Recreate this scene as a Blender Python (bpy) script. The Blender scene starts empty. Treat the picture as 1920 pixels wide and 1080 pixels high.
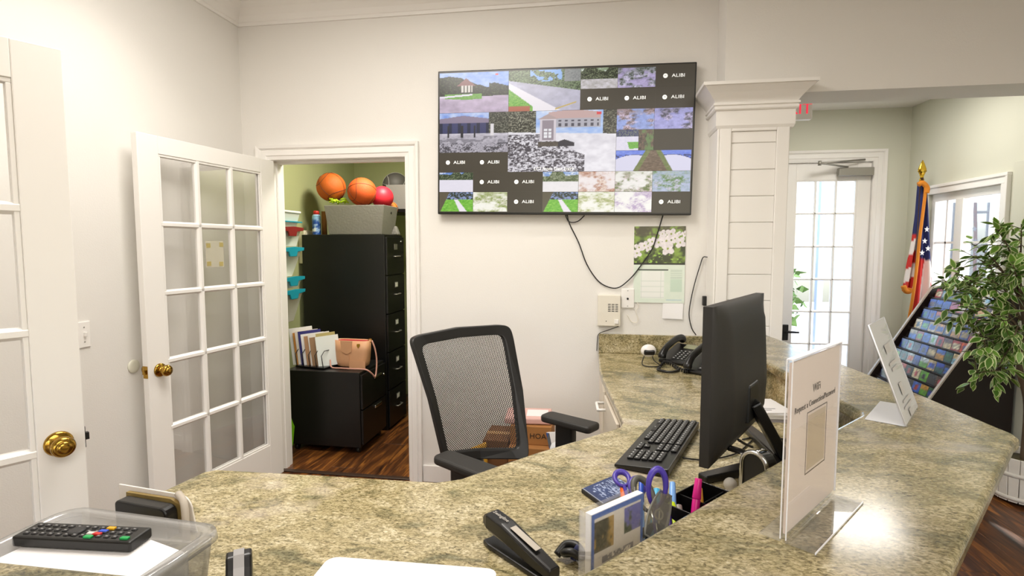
import bpy, bmesh, math, random
import numpy as np
from mathutils import Vector, Matrix, Euler
random.seed(7); RNG = np.random.RandomState(5)
SC = bpy.context.scene
COL = SC.collection
R = math.radians

# ------------------------------------------------------------------ camera
FPX, EYE = 1020.0, 1.5
PITCH = math.atan((540-462.0)/FPX)
YAW = math.atan((1120-960.0)/(FPX/math.cos(PITCH)))
cam_d = bpy.data.cameras.new('camera'); cam = bpy.data.objects.new('camera', cam_d); COL.objects.link(cam)
cam_d.sensor_width = 36; cam_d.lens = FPX/1920*36; cam_d.clip_start = .02; cam_d.clip_end = 200
cam.location = (0, 0, EYE); cam.rotation_euler = (math.pi/2-PITCH, 0, YAW)
SC.camera = cam
SC.view_settings.view_transform = 'Standard'; SC.view_settings.look = 'None'
SC.view_settings.gamma = 1; SC.view_settings.use_curve_mapping = False
SC.view_settings.exposure = 0.0

# ------------------------------------------------------------------ world, sun, room lights
w = bpy.data.worlds.new('sky'); SC.world = w; w.use_nodes = True
wn = w.node_tree; bg = wn.nodes['Background']
sky = wn.nodes.new('ShaderNodeTexSky'); sky.sky_type = 'NISHITA'; sky.sun_disc = False
sky.sun_elevation = R(48); sky.sun_rotation = R(150); sky.air_density = 1.0; sky.dust_density = 1.5
wn.links.new(sky.outputs[0], bg.inputs[0]); bg.inputs[1].default_value = 0.9
def light(name, kind, loc, energy, size=.3, color=(1, 1, 1), rot=(0, 0, 0), sizey=None, spot=None):
    d = bpy.data.lights.new(name, kind); d.energy = energy; d.color = color
    if kind == 'AREA':
        d.size = size
        if sizey: d.shape = 'RECTANGLE'; d.size_y = sizey
    elif kind == 'SUN': d.angle = R(1)
    else: d.shadow_soft_size = size
    if spot: d.spot_size = R(spot); d.spot_blend = .8
    o = bpy.data.objects.new(name, d); COL.objects.link(o); o.location = loc; o.rotation_euler = rot
    return o
light('sun', 'SUN', (3, 8, 6), 7.0, rot=(R(-42), 0, R(-25)), color=(1, .96, .9))
WARM = (1, .95, .88)
light('office_fill', 'AREA', (-.9, 1.7, 3.02), 50, 1.1, WARM, sizey=1.1)  # added soft fill below the office ceiling, stands for no visible fixture
light('lobby_fill', 'AREA', (1.2, -1.3, 3.02), 105, 2.4, WARM, sizey=2.4)  # broad unseen fill added behind the camera to brighten the room
light('downlight', 'SPOT', (-1.75, 2.2, 3.02), 22, .08, WARM, spot=110)
light('downlight', 'SPOT', (-.1, 2.6, 3.02), 34, .08, WARM, spot=110)
light('closet_lamp', 'AREA', (-1.5, 3.95, 2.56), 30, .35, (1, .93, .82))
light('entry_ceiling_light', 'AREA', (2.0, 4.3, 2.70), 16, .5, WARM)

# ------------------------------------------------------------------ survey helpers: a ray through the camera meets a real plane
def _ray(x, y):
    a, b, c = (x-960)/FPX, (540-y)/FPX, 1.0
    up = b*math.cos(PITCH)-c*math.sin(PITCH); fw = b*math.sin(PITCH)+c*math.cos(PITCH)
    return Vector((a*math.cos(YAW)-fw*math.sin(YAW), a*math.sin(YAW)+fw*math.cos(YAW), up))
EYEP = Vector((0, 0, EYE))
def atz(x, y, z): d = _ray(x, y); return EYEP+d*((z-EYE)/d.z)
def aty(x, y, Y): d = _ray(x, y); return EYEP+d*(Y/d.y)
def atx(x, y, X): d = _ray(x, y); return EYEP+d*(X/d.x)

# ------------------------------------------------------------------ materials
def lin(c):
    return tuple((v/12.92 if v <= .04045 else ((v+.055)/1.055)**2.4) for v in c)
def hexc(h): return lin(tuple(int(h[i:i+2], 16)/255 for i in (0, 2, 4)))
MATS = {}
def mat(name, col='808080', rough=.5, metal=0, spec=.5, coat=0, noise=0, nscale=30, bump=0, bscale=200, emis=None, estr=1, sheen=0):
    if name in MATS: return MATS[name]
    m = bpy.data.materials.new(name); m.use_nodes = True; nt = m.node_tree; p = nt.nodes['Principled BSDF']
    c = hexc(col) if isinstance(col, str) else col
    p.inputs['Base Color'].default_value = (*c, 1); p.inputs['Roughness'].default_value = rough
    p.inputs['Metallic'].default_value = metal; p.inputs['Specular IOR Level'].default_value = spec
    p.inputs['Coat Weight'].default_value = coat
    tc = nt.nodes.new('ShaderNodeTexCoord')
    if noise:
        n = nt.nodes.new('ShaderNodeTexNoise'); n.inputs['Scale'].default_value = nscale; n.inputs['Detail'].default_value = 3
        mx = nt.nodes.new('ShaderNodeMix'); mx.data_type = 'RGBA'
        mx.inputs[6].default_value = (*[v*(1-noise) for v in c], 1); mx.inputs[7].default_value = (*[min(1, v*(1+noise)) for v in c], 1)
        nt.links.new(tc.outputs['Object'], n.inputs['Vector']); nt.links.new(n.outputs[0], mx.inputs[0]); nt.links.new(mx.outputs[2], p.inputs['Base Color'])
    if bump:
        n2 = nt.nodes.new('ShaderNodeTexNoise'); n2.inputs['Scale'].default_value = bscale; n2.inputs['Detail'].default_value = 2
        b = nt.nodes.new('ShaderNodeBump'); b.inputs['Strength'].default_value = bump; b.inputs['Distance'].default_value = .002
        nt.links.new(tc.outputs['Object'], n2.inputs['Vector']); nt.links.new(n2.outputs[0], b.inputs['Height']); nt.links.new(b.outputs[0], p.inputs['Normal'])
    if emis:
        p.inputs['Emission Color'].default_value = (*hexc(emis), 1); p.inputs['Emission Strength'].default_value = estr
    MATS[name] = m; return m
def glassy(name, tint='ffffff', alpha=.12, rough=.02):
    """thin clear sheet: mostly see-through, a little gloss"""
    if name in MATS: return MATS[name]
    m = bpy.data.materials.new(name); m.use_nodes = True; nt = m.node_tree; nt.nodes.clear()
    o = nt.nodes.new('ShaderNodeOutputMaterial'); t = nt.nodes.new('ShaderNodeBsdfTransparent'); t.inputs[0].default_value = (*hexc(tint), 1)
    df = nt.nodes.new('ShaderNodeBsdfDiffuse'); df.inputs[0].default_value = (*hexc(tint), 1)
    g = nt.nodes.new('ShaderNodeBsdfGlossy'); g.inputs['Roughness'].default_value = rough
    m0 = nt.nodes.new('ShaderNodeMixShader'); m0.inputs[0].default_value = alpha; mx = nt.nodes.new('ShaderNodeMixShader')
    fr = nt.nodes.new('ShaderNodeFresnel'); fr.inputs[0].default_value = 1.45
    ma = nt.nodes.new('ShaderNodeMath'); ma.operation = 'MULTIPLY'; ma.inputs[1].default_value = .3
    nt.links.new(fr.outputs[0], ma.inputs[0]); nt.links.new(ma.outputs[0], mx.inputs[0])
    nt.links.new(t.outputs[0], m0.inputs[1]); nt.links.new(df.outputs[0], m0.inputs[2]); nt.links.new(m0.outputs[0], mx.inputs[1])
    nt.links.new(g.outputs[0], mx.inputs[2]); nt.links.new(mx.outputs[0], o.inputs[0])
    MATS[name] = m; return m
def attr_mat(name, rough=.5, emis=0, coat=0):
    if name in MATS: return MATS[name]
    m = bpy.data.materials.new(name); m.use_nodes = True; nt = m.node_tree; p = nt.nodes['Principled BSDF']
    a = nt.nodes.new('ShaderNodeVertexColor'); a.layer_name = 'Col'
    p.inputs['Roughness'].default_value = rough; p.inputs['Coat Weight'].default_value = coat
    if emis:
        p.inputs['Base Color'].default_value = (.01, .01, .01, 1)
        nt.links.new(a.outputs[0], p.inputs['Emission Color']); p.inputs['Emission Strength'].default_value = emis
    else: nt.links.new(a.outputs[0], p.inputs['Base Color'])
    MATS[name] = m; return m
def granite(name='granite', gain=1.0):
    if name in MATS: return MATS[name]
    m = bpy.data.materials.new(name); m.use_nodes = True; nt = m.node_tree; N = nt.nodes.new; L = nt.links.new
    p = nt.nodes['Principled BSDF']; tc = N('ShaderNodeTexCoord')
    mp = N('ShaderNodeMapping'); mp.inputs['Rotation'].default_value = (0, 0, R(-28)); mp.inputs['Scale'].default_value = (1, 1.65, 1.4); L(tc.outputs['Object'], mp.inputs[0])
    n1 = N('ShaderNodeTexNoise'); n1.inputs['Scale'].default_value = 112; n1.inputs['Detail'].default_value = 6; n1.inputs['Roughness'].default_value = .62; n1.inputs['Distortion'].default_value = .8; L(mp.outputs[0], n1.inputs['Vector'])
    r1 = N('ShaderNodeValToRGB'); L(n1.outputs[0], r1.inputs[0]); e = r1.color_ramp.elements
    e[0].position = .30; e[0].color = (*hexc('544e33'), 1); e[1].position = .74; e[1].color = (*hexc('ece3cb'), 1)
    for pos, c in ((.39, '857b54'), (.46, 'a5996c'), (.53, 'c0b385'), (.62, 'd8cca5')):
        q = r1.color_ramp.elements.new(pos); q.color = (*hexc(c), 1)
    n2 = N('ShaderNodeTexNoise'); n2.inputs['Scale'].default_value = 7; n2.inputs['Detail'].default_value = 5; n2.inputs['Distortion'].default_value = 1.2; L(mp.outputs[0], n2.inputs['Vector'])
    r2 = N('ShaderNodeValToRGB'); L(n2.outputs[0], r2.inputs[0]); e = r2.color_ramp.elements
    e[0].position = .33; e[0].color = (*hexc('868a6c'), 1); e[1].position = .68; e[1].color = (1, .96, .93, 1)
    q = e.new(.5); q.color = (*hexc('dcd2b0'), 1)
    mx = N('ShaderNodeMix'); mx.data_type = 'RGBA'; mx.blend_type = 'MULTIPLY'; mx.inputs[0].default_value = .85
    L(r1.outputs[0], mx.inputs[6]); L(r2.outputs[0], mx.inputs[7])
    n3 = N('ShaderNodeTexNoise'); n3.inputs['Scale'].default_value = 3.0; n3.inputs['Detail'].default_value = 4; L(mp.outputs[0], n3.inputs['Vector'])
    r3 = N('ShaderNodeValToRGB'); L(n3.outputs[0], r3.inputs[0]); r3.color_ramp.elements[0].position = .60; r3.color_ramp.elements[1].position = .72; r3.color_ramp.elements[1].color = (.45, .45, .45, 1)
    m3 = N('ShaderNodeMix'); m3.data_type = 'RGBA'; L(r3.outputs[0], m3.inputs[0]); L(mx.outputs[2], m3.inputs[6]); m3.inputs[7].default_value = (*hexc('e0d0c4'), 1)
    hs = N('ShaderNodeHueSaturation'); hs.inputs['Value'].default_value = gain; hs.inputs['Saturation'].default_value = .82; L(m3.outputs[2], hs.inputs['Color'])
    L(hs.outputs[0], p.inputs['Base Color']); p.inputs['Roughness'].default_value = .16
    MATS[name] = m; return m
def wood_floor():
    m = bpy.data.materials.new('plank_wood'); m.use_nodes = True; nt = m.node_tree; N = nt.nodes.new; L = nt.links.new
    p = nt.nodes['Principled BSDF']; tc = N('ShaderNodeTexCoord'); oi = N('ShaderNodeObjectInfo')
    mp = N('ShaderNodeMapping'); mp.inputs['Scale'].default_value = (9, .9, 1); L(tc.outputs['Object'], mp.inputs[0])
    ad = N('ShaderNodeVectorMath'); ad.operation = 'ADD'; L(mp.outputs[0], ad.inputs[0]); cb = N('ShaderNodeCombineXYZ')
    mu = N('ShaderNodeMath'); mu.operation = 'MULTIPLY'; mu.inputs[1].default_value = 60; L(oi.outputs['Random'], mu.inputs[0]); L(mu.outputs[0], cb.inputs[0]); L(cb.outputs[0], ad.inputs[1])
    n = N('ShaderNodeTexNoise'); n.inputs['Scale'].default_value = 2.4; n.inputs['Detail'].default_value = 5; n.inputs['Distortion'].default_value = 1.4; L(ad.outputs[0], n.inputs['Vector'])
    r = N('ShaderNodeValToRGB'); L(n.outputs[0], r.inputs[0]); e = r.color_ramp.elements
    e[0].position = .3; e[0].color = (*hexc('24150d'), 1); e[1].position = .72; e[1].color = (*hexc('a0662c'), 1)
    q = e.new(.52); q.color = (*hexc('60381a'), 1)
    hs = N('ShaderNodeHueSaturation'); L(r.outputs[0], hs.inputs['Color'])
    mr = N('ShaderNodeMapRange'); mr.inputs[3].default_value = .75; mr.inputs[4].default_value = 1.2; L(oi.outputs['Random'], mr.inputs[0]); L(mr.outputs[0], hs.inputs['Value'])
    L(hs.outputs[0], p.inputs['Base Color']); p.inputs['Roughness'].default_value = .34
    MATS['plank_wood'] = m; return m
def mesh_fabric():
    m = bpy.data.materials.new('mesh_fabric'); m.use_nodes = True; nt = m.node_tree; N = nt.nodes.new; L = nt.links.new
    p = nt.nodes['Principled BSDF']; p.inputs['Base Color'].default_value = (*hexc('1d1b1a'), 1); p.inputs['Roughness'].default_value = .7
    tc = N('ShaderNodeTexCoord'); sp = N('ShaderNodeSeparateXYZ'); L(tc.outputs['Object'], sp.inputs[0])
    def sn(src, k):
        a = N('ShaderNodeMath'); a.operation = 'MULTIPLY'; a.inputs[1].default_value = k; L(src, a.inputs[0])
        b = N('ShaderNodeMath'); b.operation = 'SINE'; L(a.outputs[0], b.inputs[0]); return b.outputs[0]
    x = sn(sp.outputs['X'], 700); z = sn(sp.outputs['Z'], 560)
    mu = N('ShaderNodeMath'); mu.operation = 'MULTIPLY'; L(x, mu.inputs[0]); L(z, mu.inputs[1])
    gt = N('ShaderNodeMath'); gt.operation = 'GREATER_THAN'; gt.inputs[1].default_value = -.14; L(mu.outputs[0], gt.inputs[0])
    t = N('ShaderNodeBsdfTransparent'); mx = N('ShaderNodeMixShader'); L(gt.outputs[0], mx.inputs[0]); L(t.outputs[0], mx.inputs[2]); L(p.outputs[0], mx.inputs[1])
    L(mx.outputs[0], nt.nodes['Material Output'].inputs[0]); MATS['mesh_fabric'] = m; return m

WALL = mat('wall_paint', 'e9e6e1', .7, bump=.25, bscale=160)
TRIM = mat('white_trim', 'f3f0ec', .38)
CREAM = mat('cream_panel', 'e6dccb', .5)
SAGE = mat('closet_green_paint', 'a6ab7c', .7, bump=.2, bscale=120)
PALE = mat('entry_pale_green_paint', 'd6d6c6', .7)
CEIL = mat('ceiling_paint', 'efece8', .8)
BLACK = mat('black_plastic', '161514', .42)
SATIN = mat('satin_black_plastic', '100f0f', .3)
MATTE = mat('dark_grey_plastic', '2a2826', .55)
STEEL = mat('black_steel', '0d0d0d', .35, bump=.1, bscale=300)
CHROME = mat('chrome', 'cfcfcf', .18, metal=1)
BRASS = mat('brass', 'b08a3c', .16, metal=1)
GREYM = mat('grey_metal', '9a978f', .4, metal=.6)
PAPER = mat('white_paper', 'f0eeee', .6)
GLASS = glassy('window_glass', alpha=.0)
ACRYL = glassy('clear_acrylic', alpha=.02)
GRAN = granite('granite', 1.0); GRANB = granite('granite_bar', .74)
WOOD = wood_floor(); MESHF = mesh_fabric()
CARD = mat('cardboard', 'a9743f', .75, noise=.12, nscale=20)
INK = mat('black_ink', '1a1a1a', .6)

# ------------------------------------------------------------------ mesh builder
class MB:
    def __init__(s): s.v = []; s.f = []; s.sm = []; s.c = []
    def add(s, vs, fs, smooth=False, M=None, cols=None):
        o = len(s.v)
        for p in vs:
            p = Vector(p); s.v.append(M @ p if M is not None else p)
        for f in fs: s.f.append(tuple(i+o for i in f)); s.sm.append(smooth)
        if cols is not None: s.c += list(cols)
        return s
    def box(s, x0, x1, y0, y1, z0, z1, M=None):
        v = [(x0, y0, z0), (x1, y0, z0), (x1, y1, z0), (x0, y1, z0), (x0, y0, z1), (x1, y0, z1), (x1, y1, z1), (x0, y1, z1)]
        return s.add(v, [(0, 3, 2, 1), (4, 5, 6, 7), (0, 1, 5, 4), (1, 2, 6, 5), (2, 3, 7, 6), (3, 0, 4, 7)], False, M)
    def prism(s, poly, z0, z1, M=None):
        n = len(poly); v = [(x, y, z0) for x, y in poly]+[(x, y, z1) for x, y in poly]
        a = sum(poly[i][0]*poly[(i+1) % n][1]-poly[(i+1) % n][0]*poly[i][1] for i in range(n))
        f = [tuple(range(n))[::-1], tuple(range(n, 2*n))]+[(i, (i+1) % n, n+(i+1) % n, n+i) for i in range(n)]
        if a < 0: f = [q[::-1] for q in f]
        return s.add(v, f, False, M)
    def lathe(s, prof, n=20, M=None, smooth=True):
        """prof: list of (radius, z) from bottom to top, closed with caps"""
        v = []; f = []
        for r, z in prof:
            for k in range(n): a = 2*math.pi*k/n; v.append((r*math.cos(a), r*math.sin(a), z))
        for i in range(len(prof)-1):
            for k in range(n): k2 = (k+1) % n; f.append((i*n+k, i*n+k2, (i+1)*n+k2, (i+1)*n+k))
        s.add(v, f, smooth, M)
        o = len(s.v)-len(v)
        if prof[0][0] > 1e-5: s.f.append(tuple(o+k for k in range(n))[::-1]); s.sm.append(False)
        if prof[-1][0] > 1e-5: s.f.append(tuple(o+(len(prof)-1)*n+k for k in range(n))); s.sm.append(False)
        return s
    def cyl(s, p0, p1, r, r1=None, n=16):
        p0, p1 = Vector(p0), Vector(p1); d = p1-p0
        q = d.to_track_quat('Z', 'Y').to_matrix().to_4x4(); M = Matrix.Translation(p0) @ q
        return s.lathe([(r, 0), (r if r1 is None else r1, d.length)], n, M)
    def tube(s, pts, r, n=8, closed=False):
        pts = [Vector(p) for p in pts]; m = len(pts); v = []; f = []
        up = Vector((0, 0, 1)); prev = None
        for i, p in enumerate(pts):
            if closed: t = pts[(i+1) % m]-pts[i-1]
            else: t = (pts[min(i+1, m-1)]-pts[max(i-1, 0)])
            t.normalize()
            if prev is None:
                a = t.cross(up)
                if a.length < .05: a = t.cross(Vector((1, 0, 0)))
            else: a = prev-t*prev.dot(t)
            a.normalize(); prev = a; b = t.cross(a)
            rr = r[i] if isinstance(r, (list, tuple)) else r
            for k in range(n): g = 2*math.pi*k/n; v.append(p+a*rr*math.cos(g)+b*rr*math.sin(g))
        for i in range(m if closed else m-1):
            j = (i+1) % m
            for k in range(n): k2 = (k+1) % n; f.append((i*n+k, i*n+k2, j*n+k2, j*n+k))
        if not closed: f.append(tuple(range(n))[::-1]); f.append(tuple(range((m-1)*n, m*n)))
        return s.add(v, f, True)
    def sphere(s, c, r, n=20, m=12, M=None, squash=(1, 1, 1)):
        v = []; f = []
        for i in range(m+1):
            t = math.pi*i/m
            for k in range(n): a = 2*math.pi*k/n; v.append((c[0]+r*squash[0]*math.sin(t)*math.cos(a), c[1]+r*squash[1]*math.sin(t)*math.sin(a), c[2]-r*squash[2]*math.cos(t)))
        for i in range(m):
            for k in range(n): k2 = (k+1) % n; f.append((i*n+k, i*n+k2, (i+1)*n+k2, (i+1)*n+k))
        return s.add(v, f, True, M)
    def quadbox(s, p, n, t):
        """a sheet with 4 corners p, thickness t along n"""
        p = [Vector(q) for q in p]; n = Vector(n).normalized()*t; v = p+[q+n for q in p]
        return s.add(v, [(0, 3, 2, 1), (4, 5, 6, 7), (0, 1, 5, 4), (1, 2, 6, 5), (2, 3, 7, 6), (3, 0, 4, 7)])
def smooth_path(pts, k=6):
    pts = [Vector(p) for p in pts]; out = []
    P = [pts[0]*2-pts[1]]+pts+[pts[-1]*2-pts[-2]]
    for i in range(1, len(P)-2):
        for j in range(k):
            t = j/k; a, b, c, d = P[i-1], P[i], P[i+1], P[i+2]
            out.append(.5*((2*b)+(c-a)*t+(2*a-5*b+4*c-d)*t*t+(3*b-a-3*c+d)*t**3))
    out.append(pts[-1]); return out
def wmat(o):
    M = o.matrix_basis.copy()
    while o.parent: o = o.parent; M = o.matrix_basis @ M
    return M
def build(name, mb, m, parent=None, bevel=0, seg=2, world=False, kind=None, label=None):
    if world and parent is not None:
        I = wmat(parent).inverted(); vs = [I @ v for v in mb.v]
    else: vs = mb.v
    me = bpy.data.meshes.new(name); me.from_pydata([tuple(v) for v in vs], [], mb.f)
    me.polygons.foreach_set('use_smooth', mb.sm)
    if mb.c:
        a = me.color_attributes.new('Col', 'FLOAT_COLOR', 'POINT'); a.data.foreach_set('color', np.array([(*c, 1) for c in mb.c], dtype=np.float32).ravel())
    me.materials.append(m); me.update()
    o = bpy.data.objects.new(name, me); COL.objects.link(o)
    if parent is not None: o.parent = parent
    if bevel:
        b = o.modifiers.new('bevel', 'BEVEL'); b.width = bevel; b.segments = seg; b.limit_method = 'ANGLE'; b.angle_limit = R(35)
    if kind: o['kind'] = kind
    if label: o['label'] = label
    return o
def tag(o, label, cat, group=None, kind=None):
    o['label'] = label; o['category'] = cat
    if group: o['group'] = group
    if kind: o['kind'] = kind
    return o
def thing(name, label=None, cat=None, loc=(0, 0, 0), rotz=0, group=None, rot=None):
    o = bpy.data.objects.new(name, None); COL.objects.link(o); o.location = loc
    o.rotation_euler = rot if rot else (0, 0, rotz); o.empty_display_size = .05
    if label: tag(o, label, cat, group)
    return o
def struct(name, mb, m, parent=None, bevel=0):
    o = build(name, mb, m, parent, bevel)
    if parent is None: o['kind'] = 'structure'
    return o
def sthing(name, loc=(0, 0, 0), rotz=0):
    o = thing(name, loc=loc, rotz=rotz); o['kind'] = 'structure'; return o
def inst(name, src, parent, M=None):
    o = bpy.data.objects.new(name, src.data); COL.objects.link(o); o.parent = parent
    for md in src.modifiers:
        n = o.modifiers.new(md.name, md.type)
        if md.type == 'BEVEL': n.width = md.width; n.segments = md.segments; n.limit_method = md.limit_method; n.angle_limit = md.angle_limit
    if M is not None: o.matrix_basis = M
    return o
def copy_tree(o, parent=None):
    c = o.copy(); COL.objects.link(c); c.parent = parent
    for ch in list(o.children): copy_tree(ch, c)
    return c
def paint(name, p00, du, dv, nx, ny, fn, m, parent=None, world=True):
    """a printed / lit flat sheet: grid of coloured points; fn(U,V)->(r,g,b) arrays, V=1 at top"""
    p00, du, dv = Vector(p00), Vector(du), Vector(dv)
    U, V = np.meshgrid(np.linspace(0, 1, nx), np.linspace(0, 1, ny))
    C = np.clip(np.stack(fn(U, V), -1), 0, 1)*np.ones((ny, nx, 3)); C = np.where(C <= .04045, C/12.92, ((C+.055)/1.055)**2.4)
    P = np.array(p00)[None, None]+U[..., None]*np.array(du)+V[..., None]*np.array(dv)
    P = P.reshape(-1, 3)
    if world and parent is not None:
        I = np.array(wmat(parent).inverted()); P = P @ I[:3, :3].T+I[:3, 3]
    i = np.arange(nx*ny).reshape(ny, nx); F = np.stack([i[:-1, :-1], i[:-1, 1:], i[1:, 1:], i[1:, :-1]], -1).reshape(-1, 4)
    me = bpy.data.meshes.new(name); me.vertices.add(len(P)); me.vertices.foreach_set('co', P.astype(np.float32).ravel())
    me.loops.add(len(F)*4); me.loops.foreach_set('vertex_index', F.astype(np.int32).ravel())
    me.polygons.add(len(F)); me.polygons.foreach_set('loop_start', np.arange(0, len(F)*4, 4, dtype=np.int32)); me.polygons.foreach_set('loop_total', np.full(len(F), 4, dtype=np.int32))
    me.update(calc_edges=True)
    a = me.color_attributes.new('Col', 'FLOAT_COLOR', 'POINT')
    a.data.foreach_set('color', np.concatenate([C.reshape(-1, 3), np.ones((nx*ny, 1))], 1).astype(np.float32).ravel())
    me.materials.append(m); o = bpy.data.objects.new(name, me); COL.objects.link(o)
    if parent is not None: o.parent = parent
    return o
def text(name, s, m, M, size, parent=None, depth=.0004, align='CENTER', squash=1.0):
    cu = bpy.data.curves.new(name, 'FONT'); cu.body = s; cu.size = size; cu.extrude = depth; cu.align_x = align; cu.align_y = 'CENTER'; cu.resolution_u = 2
    t = bpy.data.objects.new(name, cu); me = bpy.data.meshes.new_from_object(t); bpy.data.objects.remove(t)
    me.transform(Matrix.Diagonal((squash, 1, 1, 1)))
    if parent is not None: M = wmat(parent).inverted() @ M
    me.transform(M); me.materials.clear(); me.materials.append(m)
    o = bpy.data.objects.new(name, me); COL.objects.link(o)
    if parent is not None: o.parent = parent
    return o
def frameM(o, x, y):
    """matrix with origin o, local x along x, local y along y"""
    x = Vector(x).normalized(); z = x.cross(Vector(y)).normalized(); y = z.cross(x)
    M = Matrix((x, y, z)).transposed().to_4x4(); M.translation = Vector(o); return M
# value noise for painted prints
def vnoise(U, V, s, seed=0):
    r = np.random.RandomState(seed); n = 64; g = r.rand(n, n)
    x = U*s; y = V*s; xi = np.floor(x).astype(int); yi = np.floor(y).astype(int); fx = x-xi; fy = y-yi
    fx = fx*fx*(3-2*fx); fy = fy*fy*(3-2*fy)
    a = g[yi % n, xi % n]; b = g[yi % n, (xi+1) % n]; c = g[(yi+1) % n, xi % n]; d = g[(yi+1) % n, (xi+1) % n]
    return (a*(1-fx)+b*fx)*(1-fy)+(c*(1-fx)+d*fx)*fy
def fb(U, V, s, seed=0): return .5*vnoise(U, V, s, seed)+.3*vnoise(U, V, s*2.1, seed+1)+.2*vnoise(U, V, s*4.3, seed+2)
# ================================================================== SETTING
YB = 3.256; XL = -2.27; ZC = 3.05; XW = 2.75; YE = 5.42; XCOL0, XCOL1, YCOL = .629, .975, 3.06
ZH = 2.29; YH2 = 3.31; ZV = 2.733
# floor of planks
fl = struct('floor', MB().box(-2.5, 2.85, -4.1, 5.45, -.05, -.006), mat('floor_underlay', '2a1c12', .6))
pl = MB().box(-.0895, .0895, -.599, .599, -.006, 0)
first = None; n = 0
for i in range(30):
    x = -2.41+i*.18
    off = (i*.47) % 1.2
    for j in range(9):
        y = -3.9+off+j*1.2
        if y > 5.35: continue
        if first is None:
            first = build('plank', pl, WOOD, fl, bevel=.0015, seg=1); first.location = (x, y, 0)
        else:
            o = inst('plank', first, fl, Matrix.Translation((x, y, 0)) @ Matrix.Rotation(math.pi*random.randint(0, 1), 4, 'Z'))
        n += 1
struct('ceiling', MB().box(-2.5, 2.9, -4.1, 3.4, ZC, ZC+.06), CEIL)
struct('wall_left', MB().box(XL-.12, XL, -4.1, YB+.12, 0, ZC), WALL)
DX0, DX1, DZ = -2.072, -1.172, 2.05
wb = MB().box(XL, DX0, YB, YB+.12, 0, ZC).box(DX0, DX1, YB, YB+.12, DZ, ZC).box(DX1, XCOL1, YB, YB+.12, 0, ZC)
struct('wall_back', wb, WALL)
# header over the opening to the entry, and its end
struct('wall_header', MB().box(XCOL0+.02, XW, YCOL, YH2, ZH, ZC), WALL)
struct('wall_right', MB().box(XW, XW+.12, -4.1, 4.25, 0, ZC).box(XW, XW+.12, 5.1, YE+.12, 0, ZC).box(XW, XW+.12, 4.25, 5.1, 0, .8).box(XW, XW+.12, 4.25, 5.1, 1.93, ZC), PALE)
EX0, EX1, EZ = 1.695, 2.455, 2.270
struct('wall_entry', MB().box(.9, EX0, YE, YE+.14, 0, ZC).box(EX1, XW, YE, YE+.14, 0, ZC).box(EX0, EX1, YE, YE+.14, EZ, ZC), PALE)
struct('wall_entry_left', MB().box(.86, XCOL1, YB+.12, YE, 0, ZC), PALE)
struct('ceiling_entry', MB().box(XCOL1, XW, YH2, YE, ZV, ZV+.05), CEIL)
# rest of the lobby behind the camera, with two tall window openings
wf = MB().box(-2.39, -1.6, -4.22, -4.1, 0, ZC).box(-.2, .5, -4.22, -4.1, 0, ZC).box(1.9, 2.87, -4.22, -4.1, 0, ZC)
wf.box(-1.6, -.2, -4.22, -4.1, 2.5, ZC).box(.5, 1.9, -4.22, -4.1, 2.5, ZC).box(-1.6, -.2, -4.22, -4.1, 0, .5).box(.5, 1.9, -4.22, -4.1, 0, .5)
struct('wall_front', wf, WALL)
for k, (a, b) in enumerate(((-1.6, -.2), (.5, 1.9))):
    s_ = sthing('window_%d' % (k+3))
    g = MB()
    for (x0, x1, z0, z1) in ((a, b, .5, .56), (a, b, 2.44, 2.5), (a, a+.06, .56, 2.44), (b-.06, b, .56, 2.44), ((a+b)/2-.02, (a+b)/2+.02, .56, 2.44), (a+.06, (a+b)/2-.02, 1.4, 1.44)): g.box(x0, x1, -4.18, -4.12, z0, z1)
    build('window_frame', g, TRIM, s_); build('pane', MB().box(a, b, -4.155, -4.15, .5, 2.5), GLASS, s_)
# closet room
struct('wall_closet_left', MB().box(-2.5, -2.42, YB+.12, 5.3, 0, 2.65), SAGE)
struct('wall_closet_back', MB().box(-2.5, -.8, 5.22, 5.3, 0, 2.65), SAGE)
struct('wall_closet_right', MB().box(-.88, -.8, YB+.12, 5.3, 0, 2.65), SAGE)
struct('wall_closet_front', MB().box(-2.42, DX0, YB+.12, YB+.13, 0, 2.6).box(DX1, -.88, YB+.12, YB+.13, 0, 2.6).box(DX0, DX1, YB+.12, YB+.13, DZ, 2.6), SAGE)
struct('ceiling_closet', MB().box(-2.5, -.8, YB+.12, 5.3, 2.6, 2.65), SAGE)
# crown moulding: profile swept along left and back wall
def sweep(path, prof, inward, closed=False):
    mb = MB(); n = len(prof); vs = []
    for (x, y), (nx, ny) in zip(path, inward):
        for (o, z) in prof: vs.append((x+nx*o, y+ny*o, z))
    fs = []
    for i in range(len(path)-1):
        for k in range(n): k2 = (k+1) % n; fs.append((i*n+k, i*n+k2, (i+1)*n+k2, (i+1)*n+k))
    fs.append(tuple(range(n))); fs.append(tuple(range((len(path)-1)*n, len(path)*n))[::-1])
    return mb.add(vs, fs)
zc = 2.885
prof = [(0, zc), (.012, zc), (.014, zc+.018), (.02, zc+.022), (.035, zc+.05), (.065, zc+.085), (.1, zc+.11), (.108, zc+.125), (.12, zc+.128), (.12, ZC), (0, ZC)]
struct('trim_1', sweep([(XL, .5), (XL, YB)][:2] and [(XL, -4.1), (XL, YB), (XCOL0+.02, YB)], prof, [(1, 0), (1, -1), (0, -1)]), TRIM)
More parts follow.
